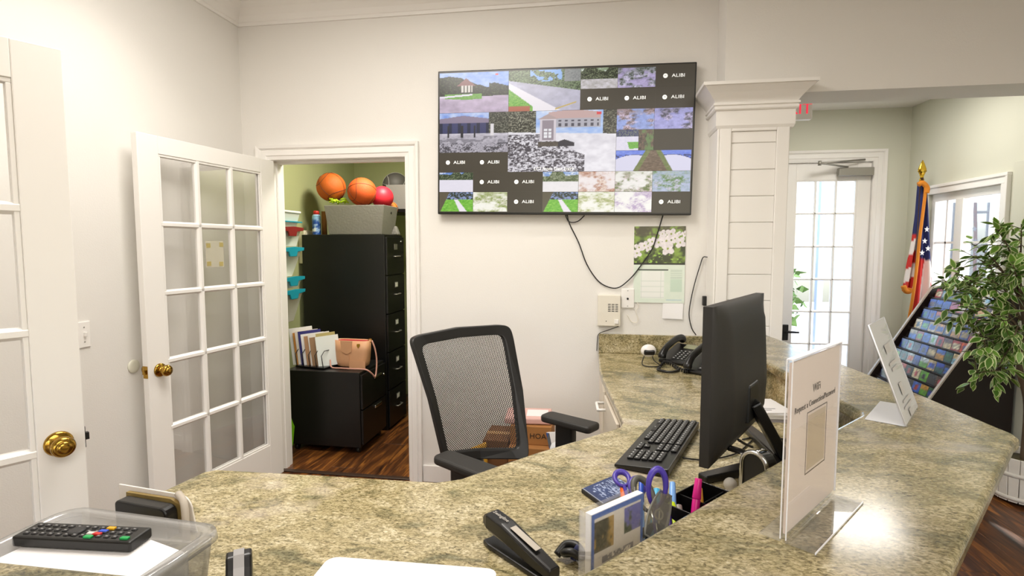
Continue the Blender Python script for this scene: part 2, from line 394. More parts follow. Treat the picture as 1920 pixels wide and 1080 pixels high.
# closet door casing (mitred, moulded) and jambs
def casing(parent, x0, x1, z1, y, w, left=True, right=True, m=TRIM, name='casing'):
    prof = [(0, 0, .012), (.25, 0, .016), (.3, 0, .021), (.62, 0, .021), (.68, 0, .012), (.8, 0, .026), (1, 0, .03)]
    path = [(x0, 0, -1, 0), (x0, z1, -1, 1), (x1, z1, 1, 1), (x1, 0, 1, 0)]
    mb = MB(); vs = []
    pr = [(p[0]*w, p[2]) for p in prof]; pr = [(0, 0)]+pr+[(w, 0)]; n = len(pr)
    for (x, z, dx, dz) in path:
        for o, d in pr: vs.append((x+dx*o, y-d, z+dz*o))
    fs = [(i*n+k, (i+1)*n+k, (i+1)*n+k+1, i*n+k+1) for i in range(3) for k in range(n-1)]
    mb.add(vs, fs); return build(name, mb, m, parent)
dc = sthing('trim_2')
casing(dc, DX0, DX1, DZ, YB, .088)
j = MB().box(DX0-.001, DX0+.004, YB-.004, YB+.132, 0, DZ-.004).box(DX1-.004, DX1+.001, YB-.004, YB+.132, 0, DZ-.004).box(DX0-.001, DX1+.001, YB-.004, YB+.132, DZ-.004, DZ+.001)
j.box(DX0, DX0+.012, YB+.05, YB+.085, 0, DZ-.018).box(DX1-.012, DX1, YB+.05, YB+.085, 0, DZ-.018).box(DX0, DX1, YB+.05, YB+.085, DZ-.018, DZ)
build('jamb', j, TRIM, dc)
build('threshold', MB().box(DX0, DX1, YB-.01, YB+.03, 0, .009), mat('threshold_strip', '3b2a20', .4), dc, bevel=.004)
struct('baseboard_left', MB().box(XL, XL+.014, -4.1, YB, 0, .11), TRIM, bevel=.004)
struct('baseboard_back', MB().box(DX1+.09, 0, YB-.014, YB, 0, .11), TRIM, bevel=.004)
struct('baseboard_right', MB().box(XW-.014, XW, -4.1, YE, 0, .11), TRIM, bevel=.004)

# French doors
def french(name, w, h, stile, top, zs, cols, thick=.036, knob=None, hand=1, glass=GLASS, lock_side=1, muntin_w=.03):
    """local: x 0 hinge .. w free edge, y across, z up. zs: z of glass edges (bottom..top)"""
    d = sthing(name)
    t = thick/2
    z0, z1 = zs[0], zs[-1]; x0, x1 = stile[0], w-stile[1]
    build('stile', MB().box(0, x0, -t, t, 0.012, h), TRIM, d, .003); build('stile', MB().box(x1, w, -t, t, .012, h), TRIM, d, .003)
    build('rail', MB().box(x0, x1, -t, t, z1, h), TRIM, d, .002); build('rail', MB().box(x0, x1, -t, t, .012, z0), TRIM, d, .002)
    m = muntin_w/2; cw = (x1-x0)/cols
    def bar(horizontal, a, b, c):
        pr = [(-m, -t*.35), (-m*.45, -t*.95), (m*.45, -t*.95), (m, -t*.35), (m, t*.35), (m*.45, t*.95), (-m*.45, t*.95), (-m, t*.35)]
        vs = []
        for e in (a, b):
            for u, v in pr: vs.append((e, v, c+u) if horizontal else (c+u, v, e))
        return MB().add(vs, [(k, (k+1) % 8, 8+(k+1) % 8, 8+k) for k in range(8)]+[tuple(range(8)), tuple(range(8, 16))])
    for i in range(1, cols): build('muntin', bar(False, z0, z1, x0+i*cw), TRIM, d)
    for z in zs[1:-1]: build('muntin', bar(True, x0, x1, z), TRIM, d)
    # sloped glazing bead around the lights
    for i in range(cols):
        for k in range(len(zs)-1):
            build('pane', MB().box(x0+i*cw, x0+(i+1)*cw, -.0015, .0015, zs[k], zs[k+1]), glass, d)
            
    bd = MB()
    for sg in (-1, 1):
        for (a, b, c, e) in ((x0, x1, z0, z0+.012), (x0, x1, z1-.012, z1), (x0, x0+.012, z0+.012, z1-.012), (x1-.012, x1, z0+.012, z1-.012)):
            bd.box(a, b, min(sg*.003, sg*t*.8), max(sg*.003, sg*t*.8), c, e)
    build('glazing_bead', bd, TRIM, d, .002)
    if knob:
        kx, kz = knob
        for sg in (-1, 1):
            M = Matrix.Translation((kx, sg*t, kz)) @ Matrix.Rotation(-sg*math.pi/2, 4, 'X')
            build('door_knob', MB().lathe([(.034, 0), (.034, .004), (.029, .009), (.018, .011), (.0125, .013), (.0125, .026), (.02, .03), (.0275, .038), (.0285, .046), (.025, .054), (.018, .058), (.0165, .0575), (.0165, .061), (.006, .062), (.0, .062)], 28, M), BRASS, d, label='polished brass knob')
        build('latch_plate', MB().box(w, w+.002, -.013, .013, kz-.03, kz+.03).box(w, w+.012, -.007, .007, kz-.01, kz+.01), BRASS, d)
        
    for hz in (.25, 1.05, 1.82):
        build('hinge', MB().cyl((0, -t-.004, hz-.045), (0, -t-.004, hz+.045), .006, n=10), BRASS, d)
    return d
# closet door standing open against the left wall
zs = [.235+.3436*i for i in range(6)]
dB = french('door_1', .93, 2.04, (.118, .112), .1, zs, 3, knob=(.868, .888), muntin_w=.032)
hB = Vector((-2.05, 3.225, 0)); fB = Vector((-2.165, 2.30, 0)); dv = fB-hB
dB.location = hB; dB.rotation_euler = (0, 0, math.atan2(dv.y, dv.x))
# taped sign remains on a pane
TAPE = mat('yellowed_tape', 'b3a468', .6)
sg = build('sign_backing', MB().box(.42, .545, .0025, .0035, 1.385, 1.53), glassy('milky_film', 'f3f0e4', .35, .3), dB)
for (a, b) in ((.435, 1.51), (.525, 1.505), (.44, 1.402), (.525, 1.405)):
    build('tape_square', MB().box(a-.014, a+.014, .0036, .0046, b-.012, b+.012), TAPE, dB)
# second french door at the left edge
zs = [.28+.3300*i for i in range(6)]
dA = french('door_2', .80, 2.03, (.108, .107), .1, zs, 3, knob=(.74, .958), muntin_w=.034)
fA = Vector((-1.449, 1.314, 0)); hA = fA+Vector((-.483, -.875, 0))*.80
dv = fA-hA; dA.location = hA; dA.rotation_euler = (0, 0, math.atan2(dv.y, dv.x))
for k in dA.children:
    if k.name.startswith('latch_plate'):
        k.data.materials.clear(); k.data.materials.append(BLACK)
struct('wall_left_return', MB().box(XL, -1.86, .48, .60, 0, ZC), WALL)

# entry door (outside light behind it)
ex0, ex1 = 1.705, 2.446
zs = [.587+.304*i for i in range(6)]; zs = [.283]+zs
dE = french('door_3', ex1-ex0, 2.262, (.115, .105), .1, zs, 3, knob=None, muntin_w=.022)
dE.location = (ex1, YE+.035, 0); dE.rotation_euler = (0, 0, math.pi)
hd = thing('lever_handle'); hd.parent = dE
hd.location = (ex1-aty(1472, 627, YE).x, .02, .69)
build('escutcheon', MB().box(-.03, .03, 0, .012, -.075, .075), BLACK, hd, .01); build('lever', MB().cyl((0, 0, .01), (0, .05, .01), .011).tube([(0, .05, .01), (-.02, .055, .012), (-.11, .05, .008)], [.011, .012, .009]), BLACK, hd)
ec = sthing('trim_3'); casing(ec, EX0, EX1, EZ, YE, .1)
build('jamb', MB().box(EX0-.001, EX0+.006, YE-.008, YE+.142, 0, EZ-.006).box(EX1-.006, EX1+.001, YE-.008, YE+.142, 0, EZ-.006).box(EX0-.001, EX1+.001, YE-.008, YE+.142, EZ-.006, EZ+.001), TRIM, ec)
cl = thing('door_closer', 'silver-grey box door closer with folded arm on top of the glazed entry door', 'door closer')
a = aty(1572, 315, YE-.03); b = aty(1637, 329, YE-.03)
build('closer_body', MB().box(a.x, b.x, YE-.055, YE+.002, b.z, a.z), GREYM, cl, .006)
p0 = aty(1590, 313, YE-.05); p1 = aty(1537, 306, YE-.16); p2 = aty(1622, 299, YE-.02)
build('closer_arm', MB().tube([p0, p1], .008).tube([p1, p2], .008).cyl(p1-Vector((0, 0, .02)), p1+Vector((0, 0, .02)), .014), GREYM, cl)

# window in the right wall
wr = sthing('window_1')
def cas_r(y0, y1, z0, z1, w):
    mb = MB()
    for k, (d, e) in enumerate(((.02, 0), (.03, .7))):
        a = w*e
        q = w+.002*k
        mb.box(XW-d, XW, y0-q, y0-a, z0-a, z1+a).box(XW-d, XW, y1+a, y1+q, z0-a, z1+a).box(XW-d, XW, y0-q, y1+q, z1+a, z1+q).box(XW-d, XW, y0-q, y1+q, z0-q, z0-a)
    return mb
build('window_casing', cas_r(4.25, 5.1, .8, 1.93, .07), TRIM, wr, .003)
build('window_casing', MB().box(XW-.025, XW, 3.98, 4.13, .7, 2.06), PALE, wr, .003)
yp0, yp1 = atx(1803, 400, XW).y, atx(1789, 400, XW).y
fr = MB().box(XW+.02, XW+.06, 4.25, 5.1, 1.87, 1.93).box(XW+.02, XW+.06, 4.25, 5.1, .8, .86).box(XW+.02, XW+.06, 4.25, 4.30, .86, 1.87).box(XW+.02, XW+.06, 5.05, 5.1, .86, 1.87).box(XW+.004, XW+.07, yp0, yp1, .86, 1.87)
build('window_frame', fr, TRIM, wr, .003)
for (a, b, cols) in ((4.30, yp0, 1), (yp1, 5.05, 2)):
    zz = [.86, 1.17, 1.53, 1.87]
    for k in (1, 2): build('muntin', MB().box(XW+.03, XW+.05, a, b, zz[k]-.009, zz[k]+.009), TRIM, wr)
    for c in range(1, cols): yy = a+(b-a)*c/cols; build('muntin', MB().box(XW+.03, XW+.05, yy-.009, yy+.009, .86, 1.87), TRIM, wr)
    for k in range(3):
        for c in range(cols): build('pane', MB().box(XW+.039, XW+.041, a+(b-a)*c/cols, a+(b-a)*(c+1)/cols, zz[k], zz[k+1]), GLASS, wr)

# column with panelled shaft and capital
co = sthing('column')
build('shaft', MB().box(XCOL0, XCOL1, YCOL, YB+.02, 0, ZH), TRIM, co)
px0, px1 = .688, .912
build('shaft_frame', MB().box(XCOL0, px0, YCOL-.016, YCOL, 0, 2.13).box(px1, XCOL1, YCOL-.016, YCOL, 0, 2.13).box(px0, px1, YCOL-.016, YCOL, 2.1, 2.13).box(XCOL0-.012, XCOL0, YCOL-.016, YB, 0, 2.13), TRIM, co, .004)
pf = MB().box(px0, px1, -.007, 0, .0015, .1365)
first_p = None
z = 2.04
while z > 0:
    h = min(.138, z)
    if first_p is None:
        first_p = build('panel_board', pf, TRIM, co, .0035); first_p.location = (0, YCOL, z-.138+.0); 
    else: inst('panel_board', first_p, co, Matrix.Translation((0, YCOL, z-.138)))
    z -= .138
build('panel_board', MB().box(px0, px1, YCOL-.007, YCOL, 2.042, 2.1), TRIM, co, .0035)
def capring(prof):
    vs = []; fs = []
    for o, zz in prof: vs += [(XCOL0-o, YB+.02, zz), (XCOL0-o, YCOL-o, zz), (XCOL1+o, YCOL-o, zz), (XCOL1+o, YB+.02, zz)]
    for i in range(len(prof)-1):
        for k in range(4): k2 = (k+1) % 4; fs.append((i*4+k, i*4+k2, (i+1)*4+k2, (i+1)*4+k))
    fs.append((3, 2, 1, 0)); m = (len(prof)-1)*4; fs.append((m, m+1, m+2, m+3))
    return MB().add(vs, fs)
zt = 2.336
build('capital_frieze', capring([(0, 2.10), (.016, 2.115), (.022, 2.13), (.022, 2.205), (.03, 2.207), (.034, 2.213), (.034, 2.222), (.03, 2.228)]), TRIM, co)
build('capital_crown', capring([(.03, 2.228), (.038, 2.232), (.038, 2.242), (.03, 2.245), (.042, 2.262), (.066, 2.29), (.088, 2.312), (.092, 2.318), (.102, 2.32), (.102, zt), (0, zt)]), TRIM, co)

# exterior beyond the entry door and the right window
struct('ground', MB().box(-4, 12, YE+.14, 16, -.08, -.03).box(XW+.12, 12, 0, YE+.14, -.08, -.03), mat('pale_concrete', 'd8d4cc', .8, noise=.08, nscale=8))
ew = MB()
struct('porch_post', MB().box(3.06, 3.14, 8.2, 8.3, -.03, 3.4), mat('blue_grey_paint', 'aab2c8', .6), bevel=.01)
# ================================================================== TELEVISION WALL
def C3(h): return np.array([int(h[i:i+2], 16)/255 for i in (0, 2, 4)])
def mixc(a, b, t):
    t = np.clip(t, 0, 1)[..., None]; return a*(1-t)+b*t
def mk(c, U): return np.ones(U.shape+(3,))*C3(c)
def out(I): return I[..., 0], I[..., 1], I[..., 2]
def ss(x, a, b): t = np.clip((x-a)/(b-a), 0, 1); return t*t*(3-2*t)
def scene_feed(sky='7f9fe8', tree='2e3a24', ground='b9b0c4', hz=.62, th=.22, seed=1, grass=None, road=None, shade=0, dapple=0, bright=0):
    def fn(U, V):
        n = fb(U, V, 12, seed); n2 = fb(U, V, 50, seed+9)
        I = mixc(mk(sky, U), mk('f4f6ff', U), ss(n, .5, .8))
        g = mixc(mk(ground, U), mk('efeaf6', U), n*.9)
        I = mixc(I, g, (V < hz).astype(float))
        tr = mixc(mk(tree, U), mk('8f9a76', U), ss(n2, .45, .75))
        top = hz+th*(.4+1.1*vnoise(U, V*0, 6, seed+3)); I = mixc(I, tr, ((V < top) & (V > hz-.04)).astype(float))
        if grass: 
            for (x0, x1, y0, y1) in grass: I = mixc(I, mixc(mk('3d8a22', U), mk('9cd45a', U), n2), ((V < hz) & (U > x0+(y1-V)*.3) & (U < x1+(y1-V)*.3) & (V > y0+.1*U) & (V < y1)).astype(float))
        if road:
            c, wd = road; d = np.abs(U-(c+(hz-V)*.15))-wd*(hz-V+.05); I = mixc(I, mk('e6e2f2', U), ((d < 0) & (V < hz)).astype(float))
        if dapple: I = mixc(I, mk('2a2428', U), dapple*ss(n2, .48, .6)*(V < hz)*(U < .62+.3*V))
        if bright: I = mixc(I, mk('fffaf0', U), bright*ss(n, .3, .65))
        return out(I*(1-shade))
    return fn
def f_street(U, V):
    n = fb(U, V, 9, 3); n2 = fb(U, V, 64, 5)
    I = mixc(mk('5f86d8', U), mk('b9cdf5', U), n+V*.2)
    I = mixc(I, mk('b7a6bb', U)*(.9+.3*n[..., None]), (V < .42).astype(float))
    tr = mixc(mk('14190f', U), mk('4a5a34', U), ss(n2, .45, .8))
    I = mixc(I, tr, ((V > .4) & (V < .62+.3*vnoise(U, V*0, 7, 8)) & (U < .78)).astype(float))
    I = mixc(I, tr, ((U > .72) & (V > .42) & (V < .6+.2*n)).astype(float))
    I = mixc(I, mk('8a5a5a', U), ((V > .66) & (V < .86-np.abs(U-.39)*1.4)).astype(float)); I = mixc(I, mk('dcd3cb', U), ((V > .5) & (V < .68) & (np.abs(U-.39) < .09) & ((np.floor(U*60) % 3) > 0)).astype(float))
    I = mixc(I, mixc(mk('4d8a28', U), mk('93c060', U), n2), ((V < .47) & (V > .32+.1*np.abs(U-.4)) & (U > .08) & (U < .62)).astype(float))
    I = mixc(I, mk('e9e2ee', U), ((np.abs(V-(.40+.12*(U-.1))) < .02) & (U < .48)).astype(float))
    I = mixc(I, mk('e0483c', U), ((np.abs(U-.83) < .02) & (np.abs(V-.93) < .02)).astype(float))
    return out(I)
def f_road(U, V):
    n = fb(U, V, 10, 13); n2 = fb(U, V, 70, 15)
    I = mixc(mk('7d8f6a', U), mk('2f3b26', U), ss(n2, .4, .7)); I = mixc(I, mk('8db4ea', U), ((V > .72) & (n > .5) & (U > .3) & (U < .75)).astype(float)); I = mixc(I, mk('9a97a4', U), ((V > .70) & (U > .78)).astype(float)*.7)
    e = .70-.28*(U-.2)
    I = mixc(I, mk('bcb9cc', U)*(.92+.2*n[..., None]), ((V < e) & (V > .62-1.05*U*.9)).astype(float))
    I = mixc(I, mk('b8b5c6', U)*(.92+.2*n[..., None]), ((V < e) & (U > .12)).astype(float))
    I = mixc(I, mk('efe9ef', U), ((V < .62-.95*U+.08) & (V < e)).astype(float)); I = mixc(I, mixc(mk('3f8f26', U), mk('b3d870', U), n2), ((V < .55-.95*U*1.35) & (U < .34)).astype(float)); I = mixc(I, mk('b4674f', U), ((V < .12) & (U < .3)).astype(float))
    I = mixc(I, mk('c9b06a', U), (np.abs(V-(.05+.55*(U-.68))) < .018).astype(float)*(U > .66)*(U < .95))
    return out(I)
def f_gate(U, V):
    n = fb(U, V, 10, 23); n2 = fb(U, V, 80, 25)
    I = mixc(mk('6a8de0', U), mk('dfe8fb', U), n)
    roof = mk('8f8298', U); I = mixc(I, roof, ((V > .72) & (V < .93-.22*np.abs(U-.35)) & (U < .72)).astype(float))
    I = mixc(I, mk('3a3f6a', U), ((V > .48) & (V < .74) & (U < .75)).astype(float)); I = mixc(I, mk('1d2440', U), ((V > .48) & (V < .74) & (U < .75) & (np.floor(U*22) % 3 == 0)).astype(float))
    I = mixc(I, mixc(mk('2b2d24', U), mk('8f8d7d', U), ss(n2, .45, .75)), ((V > .4) & (U > .72)).astype(float))
    I = mixc(I, mixc(mk('8e8994', U), mk('e9e4ef', U), n*1.2), (V < .48).astype(float))
    I = mixc(I, mk('24222a', U), (V < .24)*ss(n2*.5+n*.5, .45, .6)*.8); I = mixc(I, mk('55535c', U), (V < .42)*(V > .2)*ss(n, .45, .62)*.6)
    I = mixc(I, mk('e4dfe2', U), ((np.abs(U-.77) < .025) & (V > .42) & (V < .72)).astype(float))
    for x in (.13, .33, .52): I = mixc(I, mk('26262e', U), ((np.abs(U-x) < .012+.01*(x == .33)) & (V > .38) & (V < .68)).astype(float))
    return out(I)
def f_centre(U, V):
    n = fb(U, V, 10, 33); n2 = fb(U, V, 95, 35); n3 = vnoise(U, V, 52, 37)
    I = mixc(mk('7aa3ea', U), mk('f0f3fb', U), n)
    I = mixc(I, mk('c7a9a6', U), ((V > .86) & (V < 1.02-.2*np.abs(U-.6)) & (U > .38) & (U < .86)).astype(float))
    I = mixc(I, mk('b3b1bb', U), ((V > .72) & (V < .87) & (U > .4) & (U < .86)).astype(float)); I = mixc(I, mk('52505c', U), ((V > .74) & (V < .85) & (U > .4) & (U < .84) & (np.floor(U*34) % 2 == 0) & (np.floor(V*34) % 3 > 0)).astype(float))
    I = mixc(I, mixc(mk('2c2c22', U), mk('a5a38f', U), ss(n2, .42, .72)), ((V > .58) & (U < .26)).astype(float)); I = mixc(I, mixc(mk('2c2c22', U), mk('8c8a76', U), ss(n2, .42, .72)), ((V > .5) & (U > .88)).astype(float))
    I = mixc(I, mixc(mk('cfcbd4', U), mk('f5f2f8', U), n*1.3), (V < .66-.05*U).astype(float))
    dap = ss(n2*.45+n3*.3+n*.25, .40, .60); I = mixc(I, mk('37323a', U), dap*((V < .52-.25*ss(U, .4, .75)) | ((V < .62) & (U < .3))).astype(float)*(U < .72)*.9)
    I = mixc(I, mk('d8cfd6', U), ((np.abs(U-.375) < .075) & (V > .5) & (V < .88)).astype(float)); I = mixc(I, mk('9a8f98', U), ((np.abs(U-.375) < .055) & (V > .52) & (V < .85)).astype(float))
    I = mixc(I, mk('b6a2a0', U), ((V >= .86) & (V < .95-np.abs(U-.375)*.9) & (np.abs(U-.375) < .10)).astype(float))
    for dx in (-.02, .02):
        for dz in (.58, .63, .69): I = mixc(I, mk('efeef2', U), ((np.abs(U-.372-dx) < .014) & (np.abs(V-dz) < .02)).astype(float))
    I = mixc(I, mixc(mk('3b3430', U), mk('7d7468', U), n2), ((np.abs(U-.38) < .1) & (V > .42) & (V < .5)).astype(float))
    I = mixc(I, mk('3c3a42', U), ((V > .42) & (V < .53-.6*np.abs(U-.53)) & (U > .47) & (U < .62)).astype(float))
    I = mixc(I, mk('dd4a50', U), ((np.abs(U-.84) < .022) & (np.abs(V-.945) < .022)).astype(float))
    return out(I)
def f_fisheye(U, V):
    n2 = fb(U, V, 30, 43); r = np.hypot((U-.5)*1.0, V-1.25)
    I = mixc(mk('4f6ad8', U), mk('8fa6ee', U), n2); I = mixc(I, mk('2c3a78', U), ((V < .8) & (n2 > .45)).astype(float))
    I = mixc(I, mk('dcdaf0', U), (V < .78-1.1*(np.abs(U-.5)-.25)**2*3).astype(float)*(np.abs(U-.5) > .0))
    I = mixc(I, mixc(mk('54702a', U), mk('8f8a66', U), n2), (np.abs(U-.5) < .12+.16*(.9-V)).astype(float)); I = mixc(I, mixc(mk('4a3a2c', U), mk('96806a', U), n2), (np.abs(U-.5) < .05+.16*(.9-V)).astype(float))
    return out(I)
def f_bloom(c1, c2, c3, seed, b=.5):
    def fn(U, V):
        n = fb(U, V, 3.2, seed); n2 = fb(U, V, 11, seed+4)*.6+fb(U, V, 40, seed+6)*.4; I = mixc(mk(c1, U), mk(c2, U), ss(n2, .3, .7)); I = mixc(I, mk(c3, U), .8*ss(n, .4, .62)); I = mixc(I, mk(c1, U), .5*ss(V, .6, 1)*ss(n2, .45, .6)); return out(mixc(I, mk('fffdf6', U), b*ss(n+.25*n2, .45, .8)))
    return fn
def f_path(U, V):
    n2 = fb(U, V, 24, 61); I = mixc(mk('4aa01e', U), mk('a8dd62', U), n2); I = mixc(I, mixc(mk('24301c', U), mk('8fa0d0', U), ss(n2, .4, .6)), (V > .62).astype(float))
    I = mixc(I, mk('f3ecf2', U), (np.abs(U-(.5+.35*(.6-V))) < .05+.09*(.65-V)).astype(float)*(V < .62)); I = mixc(I, mk('5a5240', U), (U < .28*(V+.1)).astype(float)); return out(I)
SCR = attr_mat('screen_print', .25, emis=.92)
DARKS = mat('screen_dark_tile', '2b2822', .3, emis='3a352c', estr=.75)
LOGO = mat('screen_logo_white', 'd8d8d4', .4, emis='dcdcd8', estr=.9)
tvw, tvh = 1.474, .838
tv = thing('television', 'large black-framed wall television showing a mosaic of camera views', 'television', (-.212, YB, 2.104), rot=(0, R(.75), 0))
build('tv_case', MB().box(-tvw/2, tvw/2, -.056, -.012, -tvh/2, tvh/2), SATIN, tv, .004)
build('wall_bracket', MB().box(-.3, .3, -.012, 0, -.2, .2), BLACK, tv)
build('screen_backing', MB().box(-tvw/2+.008, tvw/2-.008, -.0568, -.056, -tvh/2+.012, tvh/2-.008), DARKS, tv)
sw, sh = tvw-.022, tvh-.028; sx0, sz1 = -tvw/2+.011, tvh/2-.012
cw, ch = sw/7, sh/7
def feed(c0, r0, c1, r1, fn, y=-.0575):
    x0 = sx0+c0*cw; z0 = sz1-r1*ch; w_ = (c1-c0)*cw; h_ = (r1-r0)*ch
    return paint('camera_view', (x0, y, z0), (w_-.0015, 0, 0), (0, 0, h_-.0015), int((c1-c0)*62)+1, int((r1-r0)*38)+1, fn, SCR, tv, world=False)
def logo(c, r, dx=0):
    x = sx0+(c+.5)*cw+dx; z = sz1-(r+.5)*ch
    M = Matrix.Translation((x+.018, -.0575, z)) @ Matrix.Rotation(math.pi/2, 4, 'X')
    build('logo_tile', MB().box(sx0+c*cw+.0008, sx0+(c+1)*cw-.0008, -.0574, -.0569, sz1-(r+1)*ch+.0008, sz1-r*ch-.0008), DARKS, tv)
    o = text('logo_lettering', 'ALIBI', LOGO, Matrix.Identity(4), .026, depth=.0003, squash=1.25)
    o.data.transform(M); o.parent = tv
    e = MB().lathe([(.0125, 0), (.0125, .0005)], 18, Matrix.Translation((x-.052, -.0573, z)) @ Matrix.Rotation(math.pi/2, 4, 'X')); build('logo_emblem', e, LOGO, tv)
    o = text('logo_lettering', 'M', DARKS, Matrix.Identity(4), .013, depth=.0003); o.data.transform(Matrix.Translation((x-.052, -.0582, z)) @ Matrix.Rotation(math.pi/2, 4, 'X')); o.parent = tv
feed(0, 0, 2, 2, f_street); feed(2, 0, 4, 2, f_road)
feed(4, 0, 5, 1, scene_feed(sky='8a9a7c', tree='232a1c', ground='9b968f', hz=.5, th=.5, seed=71)); feed(5, .05, 6, 1, f_bloom('3b4634', 'cfc6e6', '9a86c8', 73, .25))
logo(6, 0); logo(4, 1); logo(5, 1); logo(6, 1)
feed(0, 2, 2, 4, f_gate); feed(2, 2, 5, 5, f_centre)
feed(5, 2, 6, 3, f_bloom('5a4436', 'd8c3dd', '7090e8', 75, .2)); feed(6, 2, 7, 3, f_bloom('3a3a48', 'cdbfe6', '8f8fe0', 77, .2))
feed(5, 3, 5.6, 4, scene_feed(sky='3b50b8', tree='232a60', ground='d5d2e6', hz=.7, th=.3, seed=79, grass=[(.5, 1, 0, .4)])); feed(5.6, 3, 6, 4, f_bloom('7d6450', '2c2620', '4d7a34', 81, .1))
feed(5, 4, 7, 5, f_fisheye)
logo(0, 4); logo(1, 4); logo(1, 5); logo(2, 5); logo(2, 6); logo(6, 6)
feed(0, 5, 1, 6, scene_feed(sky='5f86d0', tree='24351e', ground='e6e2ee', hz=.66, th=.4, seed=83)); feed(0, 6, 1, 7, f_path)
feed(1, 6, 2, 7, f_bloom('8c9c50', 'e9e4d8', 'fffbe8', 85, .8)); feed(3, 5, 4, 6, scene_feed(sky='7fa0d8', tree='3c4c28', ground='f0ece8', hz=.55, th=.4, seed=87, bright=.3)); feed(3, 6, 4, 7, f_path)
feed(4, 5, 5, 6, f_bloom('b3806a', 'f0dccf', 'f2e6f0', 89, .5)); feed(5, 5, 6, 6, f_bloom('6a7a48', 'e2cdd2', 'f5eef4', 91, .6)); feed(6, 5, 7, 6, f_bloom('4f7a34', 'c9c5e0', '8fa0d8', 93, .35))
feed(4, 6, 5, 7, f_bloom('a8b070', 'f3eedd', 'fffdf0', 95, .8)); feed(5, 6, 6, 7, f_bloom('b8a0c4', 'f6f0f0', 'fffdf6', 97, .8))
o = text('screen_caption', 'LC2 Front Gate Entry', LOGO, Matrix.Identity(4), .026, depth=.0003); o.data.transform(Matrix.Translation((sx0+2.72*cw+.12, -.058, sz1-4.86*ch)) @ Matrix.Rotation(math.pi/2, 4, 'X')); o.parent = tv
# cables hanging under the television
def cable(name, pts, r, m, label, cat='cable', group=None, k=6):
    return tag(build(name, MB().tube(smooth_path(pts, k), r), m), label, cat, group)
yb = YB-.012
P = lambda x, y, Y=yb: aty(x, y, Y)
cable('hanging_cable', [P(1063, 400), P(1068, 420), P(1085, 455), P(1100, 495), P(1120, 525), P(1140, 538), P(1160, 539), P(1182, 522), P(1200, 500), P(1222, 468), P(1232, 440), P(1243, 404)], .0034, BLACK, 'thin black cable hanging in a long loop under the television')
cable('looped_cable', [P(1060, 402), P(1065, 414), P(1074, 417), P(1085, 414), P(1096, 404)], .0028, BLACK, 'short black loop of cable close under the middle of the television')
# calendar
cal = thing('wall_calendar', 'wall calendar with a white dogwood flower picture above a pale green month grid', 'calendar', (.357, YB-.002, 1.395))
def f_dogwood(U, V):
    n = fb(U, V, 6, 101); n2 = fb(U, V, 20, 103); I = mixc(mk('2f3a16', U), mk('7d9a3a', U), ss(n, .35, .65)); I = mixc(I, mk('564a34', U), ((V > .75) & (n < .55)).astype(float)*.6); I = mixc(I, mk('9cc850', U), ss(n2, .6, .75)*(V < .35))
    for (cx, cy, s) in ((.63, .62, .13), (.48, .58, .12), (.72, .8, .12), (.66, .42, .14), (.9, .58, .12), (.55, .8, .09), (.35, .60, .10), (.2, .5, .1), (.1, .45, .1), (.06, .3, .1), (.8, .68, .1), (.87, .8, .06), (.98, .8, .07), (.28, .44, .08)):
        a = np.arctan2((V-cy)*.75, U-cx); d = np.hypot(U-cx, (V-cy)*.75); pet = d < s*(.55+.45*np.abs(np.cos(2*a+s*9)))
        I = mixc(I, mk('eae4ea', U)*(.86+.2*n2[..., None]), pet.astype(float)); I = mixc(I, mk('8d9a3c', U), (d < s*.16).astype(float))
    I = mixc(I, mk('1b1f14', U), (V < .045).astype(float)); return out(I)
def f_month(U, V):
    I = mixc(mk('d9e6d8', U), mk('e6eee2', U), fb(U, V, 5, 111)); I = mixc(I, mk('eef0ec', U), ((U > .14) & (U < .6) & (V > .12) & (V < .84)).astype(float)); I = mixc(I, mk('c9dccb', U), ((U > .72) & (U < .95) & (V > .3) & (V < .62)).astype(float))
    I = mixc(I, mk('39413a', U), ((U > .1) & (U < .68) & (np.abs(V-.86) < .014)).astype(float)); I = mixc(I, mk('cfd8d0', U), ((U > .14) & (U < .6) & (V > .12) & (V < .84) & (((V*7) % 1 < .06) | ((U*13) % 1 < .05))).astype(float)*.8)
    I = mixc(I, mk('9fb0a4', U), ((U > .72) & (U < .95) & (V > .62) & (V < .9) & ((V*40) % 1 < .35)).astype(float)*.6); I = mixc(I, mk('a8c4d4', U), ((U > .65) & (U < .95) & (np.abs(V-.08) < .012)).astype(float)); return out(I)
PR = attr_mat('printed_paper', .5); PRG = attr_mat('printed_glossy', .25)
b_ = aty(1187, 567, YB-.004); t_ = aty(1286, 424, YB-.004); mid = b_.z+(t_.z-b_.z)*.5
build('calendar_pages', MB().box(b_.x-.357, t_.x-.357, -.004, 0, b_.z-1.395, t_.z-1.395), PAPER, cal)
paint('calendar_picture', (b_.x, YB-.0066, mid), (t_.x-b_.x, 0, 0), (0, 0, t_.z-mid), 100, 74, f_dogwood, PRG, cal)
paint('calendar_month', (b_.x, YB-.0066, b_.z), (t_.x-b_.x, 0, 0), (0, 0, mid-b_.z), 90, 64, f_month, PR, cal)
a, b = P(1243, 568), P(1281, 599)
tag(build('paper_note', MB().quadbox([(a.x-.0, YB-.004, a.z), (b.x, YB-.004, a.z), (b.x-.005, YB-.012, b.z), (a.x-.003, YB-.01, b.z+.004)], (0, -1, 0), .0008), PAPER), 'small blank white paper note hanging below the calendar', 'note')
